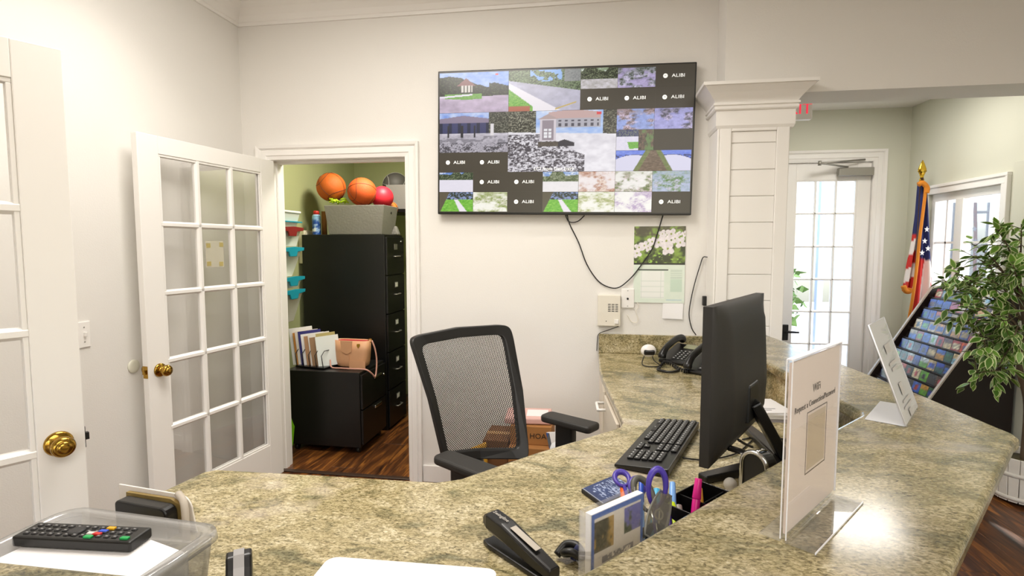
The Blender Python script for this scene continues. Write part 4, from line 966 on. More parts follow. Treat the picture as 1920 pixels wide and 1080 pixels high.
build('stand_foot', slab(MB(), vx+Vector((0, 0, .014)), l2, .055, .034, .026, .02), SATIN, mo, .005)
# second small arm with white label
a = atz(1372, 838, ZD+.09); b = atz(1412, 855, ZD+.03)
tag(build('hinged_bracket', slab(slab(MB(), atz(1362, 838, ZD+.08), atz(1400, 850, ZD+.06), .03, .024, .012, .012), atz(1398, 850, ZD+.06), atz(1392, 880, ZD+.012), .022, .022, .012, .012), SATIN, bevel=.002), 'small black hinged bracket with a white sticker under the monitor', 'bracket')
q = atz(1398, 856, ZD+.062)
tag(build('white_sticker', MB().box(q.x-.012, q.x+.012, q.y-.014, q.y+.014, q.z+.004, q.z+.005), PAPER), 'small square white sticker on the bracket under the monitor', 'sticker')
cz = lambda x, y, z=ZD+.004: atz(x, y, z)
cable('keyboard_cable', [cz(1280, 858), cz(1300, 861), cz(1330, 862), cz(1380, 850), cz(1410, 826)], .0024, BLACK, 'thin black keyboard cable running under the monitor')
cable('monitor_cable', [cz(1392, 824), cz(1420, 819), cz(1450, 820), cz(1478, 826), cz(1500, 836)], .0028, BLACK, 'black cable lying on the worktop behind the monitor stand')
cable('short_cable', [cz(1464, 836), cz(1466, 828), cz(1473, 823), cz(1484, 822)], .0022, BLACK, 'short curled black cable behind the monitor stand')
cable('monitor_plug_cable', [cz(1385, 825, ZD+.09), cz(1398, 833, ZD+.06), cz(1410, 838, ZD+.03)], .004, BLACK, 'thick short black cable plugged into the back of the monitor')

# ------------------------------------------------------------------ arched black scanner with silver band
q = atz(1425, 890, ZD); 
sc_ = thing('scanner_stand', 'arched black device with a silver band behind the monitor foot', 'scanner', (.385, 1.33, ZD), R(-50))
def arch(w_, h, d0, d1, inset=0):
    pts = [(-w_, 0)]+[(w_*math.cos(a)*-1, h-w_+w_*math.sin(a)) for a in np.linspace(0, math.pi, 15)]+[(w_, 0)]
    n = len(pts); v = [(x, d0, z) for x, z in pts]+[(x*.9, d1, z*.96) for x, z in pts]
    return MB().add(v, [tuple(range(n)), tuple(range(n, 2*n))[::-1]]+[(i, n+i, n+(i+1) % n, (i+1) % n) for i in range(n)])
build('scanner_body', arch(.036, .15, -.018, .026), SATIN, sc_, .004)
bandp = [(-.033, -.0185, 0)]+[(-.033*math.cos(a), -.0185, .147-.033+.033*math.sin(a)) for a in np.linspace(0, math.pi, 15)]+[(.033, -.0185, .02)]
build('silver_band', MB().tube(bandp, .0055, 8), CHROME, sc_)
build('silver_strip', MB().tube([(.005, -.018, .15), (.006, 0, .1515), (.005, .02, .147)], .003, 6), CHROME, sc_)
# crystal ball on white base
q = atz(1386, 903, ZD)
cb = thing('glass_ball', 'small clear glass ball on a white base beside the pen holder', 'glass ball', (.335, 1.385, ZD))
build('ball', MB().sphere((0, 0, .038), .0165, 20, 12), glassy('crystal', 'f2eee6', .45, .05), cb); build('ball_base', MB().lathe([(.02, 0), (.02, .006), (.012, .012), (.011, .024)], 18), mat('white_gloss', 'eeeae6', .2), cb)

# ------------------------------------------------------------------ compartment pen holder
cd = Vector((.655, .756, 0)).normalized()
oc = Vector((.232, 1.165, ZD))
og = thing('desk_organizer', 'black open desk organizer divided into compartments, right of the scissors', 'organizer', tuple(oc), math.atan2(cd.y, cd.x))
def openbox(mb, x0, x1, y0, y1, z0, z1, t=.003):
    mb.box(x0+t, x1-t, y0+t, y1-t, z0, z0+t).box(x0, x0+t, y0+t, y1-t, z0, z1).box(x1-t, x1, y0+t, y1-t, z0, z1).box(x0, x1, y0, y0+t, z0, z1).box(x0, x1, y1-t, y1, z0, z1); return mb
build('organizer_tray', openbox(MB(), -.078, .078, -.05, .058, 0, .095), SATIN, og, .001)
for (a, b, c, e) in ((-.01, -.007, -.047, .055), (.035, .038, -.047, .0)): build('divider', MB().box(a, b, c, e, .003, .09), SATIN, og)
build('divider', MB().box(-.007, .075, -.002, .001, .003, .09), SATIN, og)
def stick(name, label, cat, a, b, r, m, cap=None, capm=None, group=None, frac=.35, tip=None):
    a, b = Vector(a), Vector(b); t = thing(name, label, cat, tuple(a), group=group)
    d = b-a
    build('barrel', MB().cyl((0, 0, 0), tuple(d*(1-frac) if capm else d), r, n=12), m, t, .001)
    if capm: build('cap', MB().cyl(tuple(d*(1-frac)), tuple(d), r*1.12, r*(.85 if tip is None else tip), n=12), capm, t, .001)
    return t
def on(px, py, z): return atz(px, py, z)
HP = mat('pink_plastic', 'e0208c', .35); HO = mat('amber_plastic', 'e0a040', .4); HB = mat('blue_plastic', '2c5ad0', .3); HLB = mat('light_blue_plastic', '7fb0f0', .3); HY = mat('highlighter_yellow', 'c6e020', .4); PUR = mat('purple_plastic', '4a3aa0', .35); GRP = mat('grey_rubber_grip', '55544c', .5)
o3 = wmat(og)
stick('highlighter', 'pink highlighter leaning in the left corner of the black organizer', 'highlighter', o3 @ Vector((-.05, .0, .006)), atz(1310, 897, ZD+.135), .0085, HP, capm=HP, frac=.3)
stick('marker', 'orange-yellow marker next to the pink highlighter in the organizer', 'marker', o3 @ Vector((-.045, -.02, .006)), atz(1311, 915, ZD+.105), .008, HO, capm=HO, frac=.3)
# ------------------------------------------------------------------ second pen cup with scissors
pc = Vector((.125, 1.04, ZD))
cup = thing('pencil_cup', 'dark pencil cup holding scissors and pens behind the flyer holder', 'pencil cup', tuple(pc), math.atan2(cd.y, cd.x))
build('cup_shell', openbox(MB(), -.06, .06, -.035, .055, 0, .062), mat('navy_plastic', '1a1c2c', .4), cup, .001)
c3 = wmat(cup)
def scissors(label, base, hx1, hx2, rw, rh, m1, m2, tilt):
    """base point, ring centres in px at height; handles as two loops"""
    b = Vector(base); t = thing('scissors', label, 'scissors', tuple(b))
    I = wmat(t).inverted()
    piv = b+(Vector(hx1)+Vector(hx2)-2*b)*.28
    for c_, mm, k in ((Vector(hx1), m1, 0), (Vector(hx2), m2, 1)):
        up = Vector((0, 0, 1)); dr = (c_-piv).normalized(); side = Vector((math.cos(tilt), math.sin(tilt), 0)); side = (side-dr*side.dot(dr)).normalized()
        ring = [c_+side*rw*math.cos(a)+dr*rh*math.sin(a)*(1.15 if math.sin(a) < 0 else 1) for a in np.linspace(0, 2*math.pi, 25)[:-1]]
        build('scissor_handle', MB().tube(ring, [.0056+.0016*math.sin(a*1.0) for a in np.linspace(0, 2*math.pi, 25)[:-1]], 8, True), mm, t, world=True)
        build('scissor_shank', MB().tube([c_-dr*rh*1.1, piv, b+Vector((.004*(2*k-1), 0, .004))], [.0045, .005, .002], 8), mm if k == 0 else CHROME, t, world=True)
    return t
scissors('purple and grey handled scissors standing upright with a tall open loop', c3 @ Vector((.01, .0, .006)), atz(1232, 912, ZD+.145), atz(1207, 925, ZD+.115), .019, .034, PUR, GRP, R(20))
scissors('purple handled scissors lying lower behind the flyer, left of the tall pair', c3 @ Vector((-.03, .02, .006)), atz(1166, 897, ZD+.10), atz(1195, 912, ZD+.10), .016, .02, PUR, PUR, R(0))
stick('marker', 'blue marker with a pale cap on the yellow pen, right of the scissors', 'marker', c3 @ Vector((.045, .0, .01)), atz(1261, 905, ZD+.11), .0075, HB, capm=HLB, frac=.35)
stick('highlighter', 'yellow-green highlighter right of the scissors', 'highlighter', c3 @ Vector((.04, -.022, .006)), atz(1259, 943, ZD+.085), .009, HY, capm=HY, frac=.2)
stick('pen', 'grey rounded pen right of the yellow-green highlighter', 'pen', c3 @ Vector((.05, -.028, .006)), atz(1272, 948, ZD+.08), .0075, mat('warm_grey_plastic', '8c827c', .4))
stick('pen', 'dark purple pen just left of the yellow-green highlighter', 'pen', c3 @ Vector((.026, -.02, .006)), atz(1252, 948, ZD+.085), .005, mat('dark_purple_plastic', '341a66', .35))
stick('pen', 'pen with a translucent blue cap behind the scissors', 'pen', c3 @ Vector((-.01, .03, .006)), atz(1202, 897, ZD+.115), .0055, HLB, capm=HB, frac=.3)
stick('marker', 'small orange marker cap beside the purple scissors', 'marker', c3 @ Vector((-.045, .03, .006)), atz(1168, 915, ZD+.085), .007, mat('orange_plastic', 'ee6a14', .4))
stick('marker', 'light sky-blue cap seen through the scissor loop', 'marker', c3 @ Vector((.015, .03, .006)), atz(1232, 918, ZD+.095), .008, mat('sky_blue_plastic', '4ab4e0', .35))
# clear handled tool (leaf shaped clear acrylic, in front of the cup)
a, b = atz(1222, 1010, ZD+.09), atz(1248, 925, ZD+.13)
lf_ = thing('clear_tape_cutter', 'long clear plastic handle with an oval eyelet in front of the scissors', 'plastic handle', tuple(a)); 
dd = (b-a); sd = Vector((.80, .60, 0)); sd = (sd-dd.normalized()*sd.dot(dd.normalized())).normalized()
ring = [a+dd*t_+sd*(.0195*math.sin(math.pi*min(1, t_*.55+.25))) for t_ in np.linspace(0, 1, 10)]+[a+dd*t_-sd*(.0195*math.sin(math.pi*min(1, t_*.55+.25))) for t_ in np.linspace(1, 0, 10)]
build('handle_rim', MB().tube(ring, .0026, 8, True), glassy('smoke_acrylic', 'b8b8b0', .35, .1), lf_, world=True)
n_ = sd.cross(dd).normalized()
build('handle_body', MB().add(ring+[p+n_*.003 for p in ring], [tuple(range(20))]+[tuple(range(20, 40))[::-1]]), glassy('smoke_film', 'c8c8c0', .06, .1), lf_, world=True)
e0 = a+dd*.52
build('eyelet', MB().tube([e0+sd*.0075*math.cos(t_)+dd.normalized()*.012*math.sin(t_)-n_*.002 for t_ in np.linspace(0, 6.28, 19)[:-1]], .002, 8, True), mat('pearl_plastic', 'd8d4c4', .3), lf_, world=True)

# ------------------------------------------------------------------ flyer holder
ft = [atz(1106, 966, 1.05), atz(1209, 921, 1.05)]
fh = thing('flyer_holder', 'clear acrylic holder with a blue bordered photo flyer at the bar edge', 'flyer holder', (ft[0].x, ft[0].y, ZD))
dx = Vector((ft[1].x-ft[0].x, ft[1].y-ft[0].y, 0)); nn_ = Vector((dx.y, -dx.x, 0)).normalized()
bl = Vector((ft[0].x, ft[0].y, ZD+.002)); hv = Vector((0, 0, 1.05-ZD-.002))
bl = bl+Vector((0, 0, 0))
def sheet(nm, p, du, dvv, off, t, m, parent): 
    q = [p+nn_*off, p+du+nn_*off, p+du+dvv+nn_*off, p+dvv+nn_*off]; return build(nm, MB().quadbox(q, nn_, t), m, parent, world=True)
sheet('back_plate', bl, dx, hv, -.024, .002, ACRYL, fh); sheet('front_plate', bl, dx, hv, .002, .002, ACRYL, fh)
sheet('side_plate', bl-nn_*.022, nn_*.026, hv, 0, .0, ACRYL, fh) if 0 else None
build('side_plate', MB().quadbox([bl-nn_*.024, bl+nn_*.004, bl+nn_*.004+hv, bl-nn_*.024+hv], -dx, .002), ACRYL, fh, world=True)
build('flyer_stack', MB().quadbox([bl+dx*.03-nn_*.014, bl+dx*.97-nn_*.014, bl+dx*.97-nn_*.014+hv*.99, bl+dx*.03-nn_*.014+hv*.99], nn_, .013), PAPER, fh, world=True)
def f_flyer(U, V):
    n = fb(U, V, 7, 141); n2 = fb(U, V, 22, 143); I = mk('e6ddd0', U)
    I = mixc(I, mixc(mk('35321e', U), mk('b08a3c', U), ss(n, .4, .6)), ((U < .42) & (V > .60) & (V < .92)).astype(float)); I = mixc(I, mixc(mk('3a4a34', U), mk('6a6ab0', U), ss(n, .4, .6)), ((U > .62) & (V > .66) & (V < .93)).astype(float))
    I = mixc(I, mk('7c7a84', U), ((np.abs(V-.50) < .03) & (np.abs(U-.5) < .3) & (n2 > .4)).astype(float)); I = mixc(I, mk('9a7a58', U), ((np.abs(V-.42) < .022) & (np.abs(U-.5) < .34) & (n2 > .36)).astype(float)); I = mixc(I, mk('8a8a92', U), ((np.abs(V-.30) < .03) & (np.abs(U-.55) < .3) & (n2 > .48)).astype(float))
    I = mixc(I, mixc(mk('4a2a18', U), mk('9a8a50', U), n2*1.2), (V < .16+.05*np.sin(U*7)).astype(float)); I = mixc(I, mk('c8a818', U), ((U > .75) & (V < .22) & (V > .08)).astype(float)); I = mixc(I, mk('4a9a28', U), ((U < .1) & (V < .12)).astype(float))
    I = mixc(I, mk('3c66b4', U), ((U < .045) & (V > .12) | (U > .955) | (V > .955)).astype(float)); return out(I)
p0 = bl+dx*.03-nn_*.0
paint('flyer_print', tuple(p0+nn_*.0002), tuple(dx*.94), tuple(hv*.985), 70, 90, f_flyer, PRG, fh)
# blue notebook
nq = [atz(1090, 916, ZD+.012), atz(1131, 946, ZD+.012), atz(1186, 920, ZD+.012), atz(1152, 890, ZD+.012)]
nbk = thing('notebook', 'dark blue notebook with fine white script on its cover', 'notebook', (nq[0].x, nq[0].y, ZD))
build('notebook_body', MB().quadbox([q-Vector((0, 0, .011)) for q in nq], (0, 0, 1), .010), mat('dark_cover', '17161c', .5), nbk, .001, world=True)
def f_note(U, V): n = fb(U, V*.2, 42, 151); I = mixc(mk('1c2a52', U), mk('31487c', U), fb(U, V, 4, 153)); I = mixc(I, mk('b8c4e0', U), ss(n, .56, .62)*((V > .1) & (V < .9) & (U > .12))*.9); return out(mixc(I, mk('9aa0ac', U), (U < .03).astype(float)))
paint('notebook_print', tuple(nq[0].lerp(nq[2], .02)+Vector((0, 0, .0002))), tuple((nq[3]-nq[0])*.95), tuple((nq[1]-nq[0])*.95), 60, 44, f_note, PR, nbk)
nbk.children[-1].data.flip_normals()

# ------------------------------------------------------------------ stapler
sa, sb2 = atz(918, 1015, ZD), atz(1040, 1098, ZD)
sd_ = Vector((sb2.x-sa.x, sb2.y-sa.y, 0)); Ls = sd_.length
st = thing('stapler', 'black desktop stapler lying open toward the camera on the worktop', 'stapler', tuple(sa), math.atan2(sd_.y, sd_.x))
build('stapler_base', MB().prism([(0, -.018), (.02, -.022), (Ls, -.018), (Ls+.01, 0), (Ls, .018), (.02, .022), (0, .018)], .001, .011), SATIN, st, .003)
def arm(zs_, w_, m, nm):
    vs = []; 
    for x, zl, zh, ww in zs_:
        vs += [(x, -ww, zl), (x, ww, zl), (x, ww, zh-.004), (x, ww*.7, zh), (x, -ww*.7, zh), (x, -ww, zh-.004)]
    n = len(zs_); f = [(i*6+k, (i+1)*6+k, (i+1)*6+(k+1) % 6, i*6+(k+1) % 6) for i in range(n-1) for k in range(6)]+[tuple(range(6)), tuple(range((n-1)*6, n*6))[::-1]]
    return build(nm, MB().add(vs, f), m, st, .002)
arm([(-.004, .046, .062, .015), (.012, .040, .072, .019), (.06, .036, .068, .019), (Ls*.75, .02, .046, .017), (Ls, .014, .034, .014)], 0, SATIN, 'stapler_top')
arm([(.004, .028, .042, .009), (.06, .024, .038, .009), (Ls*.9, .011, .026, .009)], 0, GREYM, 'staple_magazine')
pr_ = [(.075, .0648), (.15, .05)]
build('stapler_plate', MB().quadbox([(.08, -.009, .0655), (.155, -.008, .0505), (.155, .006, .0505), (.08, .006, .0655)], (0, 0, 1), .0006), mat('pale_label', 'b4aca0', .4), st)
o = text('stapler_lettering', 'Swingline', mat('light_lettering', 'bdb8b0', .5), Matrix.Identity(4), .013, depth=.0002)
o.data.transform(Matrix.Translation((.04, 0, .0712)) @ Matrix.Rotation(R(3), 4, 'Y') @ Matrix.Rotation(R(0), 4, 'Z')); o.parent = st
# black binder clip & blue-orange pen behind holder
q = atz(1072, 1052, ZD)
tag(build('cord_bundle', MB().tube(smooth_path([q+Vector(v) for v in ((-.03, 0, .01), (-.012, .014, .026), (.012, .004, .03), (.02, -.014, .018), (.0, -.02, .03), (-.016, -.008, .02), (.01, .01, .012))]), .008), BLACK), 'knot of thick black cord beside the foot of the flyer holder', 'cord')
stick('pen', 'navy pen with an orange ring left of the flyer holder', 'pen', atz(1074, 1050, ZD+.01), atz(1085, 1022, ZD+.035), .006, mat('navy_pen', '1c2450', .4), capm=mat('navy_pen', '1c2450', .4))
# white sheets at the front of the worktop
pa = thing('paper_stack', 'stack of white sheets with rounded corners at the bottom edge of the picture', 'paper stack', (-.345, .845, ZD), R(2))
prp = arc(.15, .10, .02, 0, 90)+arc(-.145, .10, .022, 90, 180)+arc(-.16, -.12, .01, 180, 270)+arc(.16, -.12, .01, 270, 360)
for k in range(4): build('paper_sheet', MB().prism([(x+.002*math.sin(k*2), y+.0015*k) for x, y in prp], .002+k*.0045, .005+k*.0045), PAPER, pa, .001)
# tape dispenser, dark curved body with a grey band
q = atz(470, 1072, ZD)
td = thing('tape_dispenser', 'black tape dispenser with a pale grey tape band at the bottom of the picture', 'tape dispenser', (-.645, .87, ZD), R(124))
pts = [(-.07, 0), (.06, 0), (.06, .02), (.045, .05), (.03, .058), (.012, .056), (-.005, .04), (-.03, .024), (-.065, .016)]
def extr(pts, y0, y1): n = len(pts); return MB().add([(x, y0, z) for x, z in pts]+[(x, y1, z) for x, z in pts], [tuple(range(n)), tuple(range(n, 2*n))[::-1]]+[(i, n+i, n+(i+1) % n, (i+1) % n) for i in range(n)])
build('dispenser_body', extr(pts, -.022, .022), SATIN, td, .004)
build('tape_band', extr([(.062, .02), (.047, .052), (.03, .061), (.012, .059), (-.005, .043), (-.03, .027), (-.03, .025), (-.005, .041), (.012, .057), (.03, .059), (.046, .05), (.06, .02)], -.009, .009), mat('grey_tape', '9c9a9a', .4), td)

# ------------------------------------------------------------------ clear tub with papers and remote
A = Vector((-1.09, .70)); 
tb = thing('plastic_tub', 'clear plastic tub with raised rim holding papers and the remote', 'tub', (-.885, .79, ZD), R(-4))
TUB = glassy('tub_plastic', 'e4e4e4', .22, .15)
def rrect(w_, d_, r, z): return [(x, y, z) for x, y in arc(w_-r, d_-r, r, 0, 90)+arc(-w_+r, d_-r, r, 90, 180)+arc(-w_+r, -d_+r, r, 180, 270)+arc(w_-r, -d_+r, r, 270, 360)]
def loft(rings, close=True):
    k = len(rings[0]); vs = [p for r_ in rings for p in r_]; f = [(i*k+j_, i*k+(j_+1) % k, (i+1)*k+(j_+1) % k, (i+1)*k+j_) for i in range(len(rings)-1) for j_ in range(k)]
    if close: f.append(tuple(range(k))[::-1])
    return MB().add(vs, f, True)
w_, d_ = .185, .128
build('tub_body', loft([rrect(w_-.018, d_-.018, .03, .002), rrect(w_-.008, d_-.008, .035, .085)]), TUB, tb)
build('tub_lid', loft([rrect(w_-.026, d_-.026, .03, .0775), rrect(w_-.022, d_-.022, .03, .098), rrect(w_-.014, d_-.014, .035, .101), rrect(w_, d_, .045, .098), rrect(w_+.002, d_+.002, .045, .084), rrect(w_-.004, d_-.004, .045, .083)]), TUB, tb)
build('tub_clip', MB().box(w_-.002, w_+.006, -.045, .03, .05, .1), TUB, tb, .003)
build('tub_label', MB().box(w_-.0055, w_-.0045, -.09, -.06, .03, .075), mat('red_label', 'b8301c', .5), tb); build('tub_label', MB().box(w_-.0053, w_-.0043, -.115, -.09, .02, .06), mat('navy_label', '2c3048', .5), tb)
tM = wmat(tb)
shp = thing('paper_sheet', 'white printed sheet lying in the lid of the clear tub', 'paper', tuple(tM @ Vector((0, 0, .079))), R(-4))
build('sheet', MB().prism([(-.155, -.098), (.13, -.1), (.152, .06), (-.02, .098), (-.15, .09)], 0, .0012), PAPER, shp)
rm = thing('remote_control', 'black television remote with coloured buttons lying on the white sheet', 'remote control', (-.938, .838, ZD+.082), R(4))
def L_remote(): pass
lr, wr_ = .232, .055
build('remote_body', MB().prism([(-lr/2, -wr_/2), (lr/2, -wr_/2), (lr/2, wr_/2), (-lr/2, wr_/2)], 0, .02), BLACK, rm, .004)
bk = None; cols_ = {}
BT = mat('rubber_button', '2c2b2c', .6); BL = mat('button_legend', 'b0b0b0', .6)
lg2 = MB()
for i in range(13):
    for j_ in range(3):
        x = -lr/2+.018+i*.0158; y = -.014+j_*.014
        if i in (5, 6) and j_ == 1: continue
        if bk is None: bk = build('remote_button', MB().box(-.0045, .0045, -.004, .004, 0, .0025), BT, rm, .001, 1); bk.location = (x, y, .0195)
        else: inst('remote_button', bk, rm, Matrix.Translation((x, y, .0195)))
        lg2.box(x-.0022, x+.0022, y-.0006, y+.0012, .0221, .0223)
build('button_legends', lg2, BL, rm)['kind'] = 'stuff'
build('navigation_ring', MB().lathe([(.0145, 0), (.0145, .003), (.007, .003)], 24, Matrix.Translation((-.012, 0, .0195))), BT, rm)
for (x, y, c, nm) in ((.098, -.017, '14a050', 'green_key'), (.028, -.0185, '14a050', 'green_key'), (.036, -.008, 'cc2a2a', 'red_key'), (.040, .002, '2c50c8', 'blue_key'), (.046, .013, 'e0a818', 'yellow_key'), (.024, -.007, 'd8d4d0', 'white_key')):
    build(nm, MB().box(x-.0075, x+.0075, y-.004, y+.004, .0195, .0235), mat(nm+'_rubber', c, .4), rm, .001)
# white stand with black reader behind the tub
cr = thing('card_reader_stand', 'white curved plastic stand holding a black reader behind the clear tub', 'reader stand', (-.965, 1.035, ZD), R(-8))
hgt = .082
def curvpanel(): 
    p = [(-.125, 0), (-.125, hgt), (.055, hgt+.0)]+[(.055+.035*math.sin(a), hgt-.035+.035*math.cos(a)) for a in np.linspace(.2, 1.57, 6)]+[(.10, 0)]
    return extr(p, .012, .016)
build('back_panel', curvpanel(), mat('milky_white_plastic', 'ebe4dc', .45), cr, .001)
build('side_wing', MB().tube(smooth_path([(.05, .014, hgt), (.08, .0, hgt-.008), (.095, -.01, hgt-.035), (.105, -.02, .0)]), .008), glassy('hazy_plastic', 'e8e0d4', .5, .2), cr)
rp = arc(.045, .05, .018, 0, 90, 4)+arc(-.075, .058, .01, 90, 180, 4)+[(-.085, .0), (.065, .0)]
build('reader_body', extr(rp, -.03, .0), SATIN, cr, .004)
build('wood_backing', extr([(-.09, 0), (-.09, .072), (.04, .074), (.066, .064), (.075, .0)], .002, .010), mat('tan_board', '8a7440', .7, noise=.4, nscale=40), cr)

# ------------------------------------------------------------------ acrylic signs on the bar
def on_bar(x, y): return atz(x, y, ZB)
s0, s1 = on_bar(1468, 1016), on_bar(1561, 929)
sx_ = Vector((s1.x-s0.x, s1.y-s0.y, 0)); Wg = sx_.length; Hg = .288
sgn = thing('acrylic_sign', 'tall clear acrylic sign holder with a printed white notice, nearest on the bar', 'sign holder', (s0.x, s0.y, ZB), math.atan2(sx_.y, sx_.x))
build('front_sheet', MB().box(0, Wg, -.005, -.003, .004, Hg), ACRYL, sgn, .0006); build('back_sheet', MB().box(0, Wg, .003, .005, .004, Hg), ACRYL, sgn, .0006)
build('base_leaf', MB().box(-.004, Wg+.006, -.047, -.003, .0005, .0035), ACRYL, sgn, .001); build('base_leaf', MB().box(-.004, Wg+.002, .003, .036, .0005, .0035), ACRYL, sgn, .001)
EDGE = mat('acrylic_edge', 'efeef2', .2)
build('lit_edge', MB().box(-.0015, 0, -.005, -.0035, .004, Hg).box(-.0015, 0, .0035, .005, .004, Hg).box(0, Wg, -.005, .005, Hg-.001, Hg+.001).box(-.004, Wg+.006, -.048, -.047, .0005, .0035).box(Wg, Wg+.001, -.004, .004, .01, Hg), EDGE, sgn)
PAP2 = mat('blush_paper', 'ecdcd2', .55)
build('notice_sheet', MB().box(.003, Wg-.003, -.0018, .0018, .012, Hg-.006), PAP2, sgn)
BRN = mat('brown_ink', '3c2418', .6)
def signtext(s, z, size, m=BRN, squash=1.0, par=sgn, x=None):
    o = text('notice_lettering', s, m, Matrix.Identity(4), size, depth=.0002, squash=squash); o.data.transform(Matrix.Translation((Wg*.5 if x is None else x, -.0023, z)) @ Matrix.Rotation(math.pi/2, 4, 'X')); o.parent = par; return o
signtext('WiFi', .226, .019); signtext('Request a Connection/Password', .203, .0145)
# plain printed panel where the code square was
fr_ = MB(); x0, x1, z0, z1 = Wg*.33, Wg*.74, .085, .19
for (a, b, c, e) in ((x0, x1, z0, z0+.0018), (x0, x1, z1-.0018, z1), (x0, x0+.0018, z0+.0018, z1-.0018), (x1-.0018, x1, z0+.0018, z1-.0018)): fr_.box(a, b, -.0022, -.0019, c, e)
build('notice_frame', fr_, BRN, sgn)
build('notice_panel', MB().box(x0+.006, x1-.006, -.0021, -.0019, z0+.006, z1-.006), mat('pale_tan_print', 'c9b59c', .6), sgn)
# red print seen through the base at the left of the near sign
q0 = atz(1452, 935, ZB+.03)
build('red_mark', MB().box(.02, .032, .0055, .006, .045, .085), mat('red_print', 'd8604c', .6), sgn)
# slanted sign
b0, b1 = on_bar(1697, 801), on_bar(1719, 765)
bx = Vector((b1.x-b0.x, b1.y-b0.y, 0)); W2_ = bx.length; bu = bx.normalized(); bn = Vector((-bu.y, bu.x, 0))
best = None
for z in np.linspace(.15, .32, 60):
    p = atz(1628, 611, ZB+z); e = abs((p-b0).dot(bu)); 
    if best is None or e < best[0]: best = (e, z, p)
lean = (best[2]-Vector((b0.x, b0.y, ZB))); print('slant sign', best, lean.length, W2_)
sg2 = thing('slanted_sign', 'slanted clear acrylic sign holder with a white notice on the far end of the bar', 'sign holder', (b0.x, b0.y, ZB), math.atan2(bu.y, bu.x))
ly = lean.dot(bn); lz = lean.z; lnrm = Vector((0, lz, -ly)).normalized() 
a1 = Vector((0, 0, .002)); b_1 = Vector((0, ly, lz))
W2_ = max(W2_, .2)
# front face looks to the visitor (-y side)
nf = Vector((0, -lz, ly)).normalized()
build('notice_sheet', MB().quadbox([a1, a1+Vector((W2_, 0, 0)), a1+b_1+Vector((W2_, 0, 0)), a1+b_1], nf, .0015), mat('cool_paper', 'efeeee', .5), sg2)
for off in (-.003, .003): build('acrylic_face', MB().quadbox([a1+nf*off, a1+nf*off+Vector((W2_, 0, 0)), a1+nf*off+b_1+Vector((W2_, 0, 0)), a1+nf*off+b_1], nf, .0012), ACRYL, sg2)
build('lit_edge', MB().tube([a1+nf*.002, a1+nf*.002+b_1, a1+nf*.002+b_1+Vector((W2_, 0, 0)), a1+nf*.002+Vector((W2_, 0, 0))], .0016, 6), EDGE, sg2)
build('base_leaf', MB().box(0, W2_, .0, .088, .0005, .0035), glassy('white_acrylic', 'f4f4f6', .55, .1), sg2, .001)
pm = mat('grey_print', 'c4c0bc', .6)
Msg = frameM(a1+b_1*.5+nf*.0044, (1, 0, 0), b_1)
for (x, y, a, b) in ((.0, .055, .035, .012), (0, .015, .05, .004), (0, -.0, .04, .004), (-.01, -.055, .02, .016), (0, -.085, .05, .003), (0, -.10, .06, .003), (0, -.12, .02, .01)):
    mb = MB(); 
    mb.add([Msg @ Vector(v) for v in ((W2_/2+x-a, y-b, 0), (W2_/2+x+a, y-b, 0), (W2_/2+x+a, y+b, 0), (W2_/2+x-a, y+b, 0))], [(0, 1, 2, 3)])
    build('printed_block', MB().add([Msg @ Vector(v) for v in ((x-a, y-b, 0), (x+a, y-b, 0), (x+a, y+b, 0), (x-a, y+b, 0))] if 0 else [Msg @ Vector(v) for v in ((W2_/2+x-a, y-b, 0), (W2_/2+x+a, y-b, 0), (W2_/2+x+a, y+b, 0), (W2_/2+x-a, y+b, 0))], [(0, 1, 2, 3)]), pm, sg2)

# ------------------------------------------------------------------ telephones, baby camera, bag, papers
def phone(label, loc, rz):
    t = thing('desk_telephone', label, 'telephone', loc, rz, 'desk telephones')
    # local: -y towards the user; handset on the left (-x)
    W, D = .10, .10
    v = [(-W, -D, .0), (W, -D, 0), (W, D, 0), (-W, D, 0), (-W, -D, .02), (W, -D, .02), (W, D, .085), (-W, D, .085)]
    build('phone_base', MB().add(v, [(0, 3, 2, 1), (4, 5, 6, 7), (0, 1, 5, 4), (1, 2, 6, 5), (2, 3, 7, 6), (3, 0, 4, 7)]), SATIN, t, .008)
    S = Matrix.Translation((0, 0, .0525)) @ Matrix.Rotation(math.atan2(.065, 2*D), 4, 'X')
    hp = smooth_path([S @ Vector(p) for p in ((-.068, -.115, .012), (-.068, -.1, .032), (-.068, -.05, .05), (-.068, .05, .05), (-.068, .1, .034), (-.068, .115, .012))], 5)
    build('handset', MB().tube(hp, [.02, .021, .022, .022, .021, .02, .019, .018, .018, .017, .017, .017, .017, .017, .017, .018, .018, .018, .019, .02, .021, .022, .022, .022, .021, .02][:len(hp)]+[.02]*max(0, len(hp)-26), 12), SATIN, t)
    build('phone_screen', MB().box(-.03, .085, .045, .09, .0, .004, S), mat('lcd', '8d8f72', .3), t, .001)
    kk = None
    for r in range(5):
        for c in range(5):
            M = S @ Matrix.Translation((-.02+c*.024, -.075+r*.021, 0))
            if kk is None: kk = build('phone_key', MB().box(-.008, .008, -.006, .006, -.001, .004), mat('phone_key_grey', '4a4a48', .5), t, .001, 1); kk.matrix_basis = M
            else: inst('phone_key', kk, t, M)
    lg = MB()
    for r in range(5):
        for c in range(3): lg.box(-.004, .003, -.002, .002, .0042, .0044, S @ Matrix.Translation((-.02+c*.024, -.075+r*.021, 0)))
    build('key_legends', lg, mat('legend_white', 'd8d8d8', .6), t)['kind'] = 'stuff'
    return t
phone('black desk telephone nearest the back wall', (.475, 3.04, ZD), R(-38))
phone('black desk telephone half hidden behind the monitor', (.57, 2.80, ZD), R(-38))
cc_ = []
q = atz(1262, 678, ZD+.012)
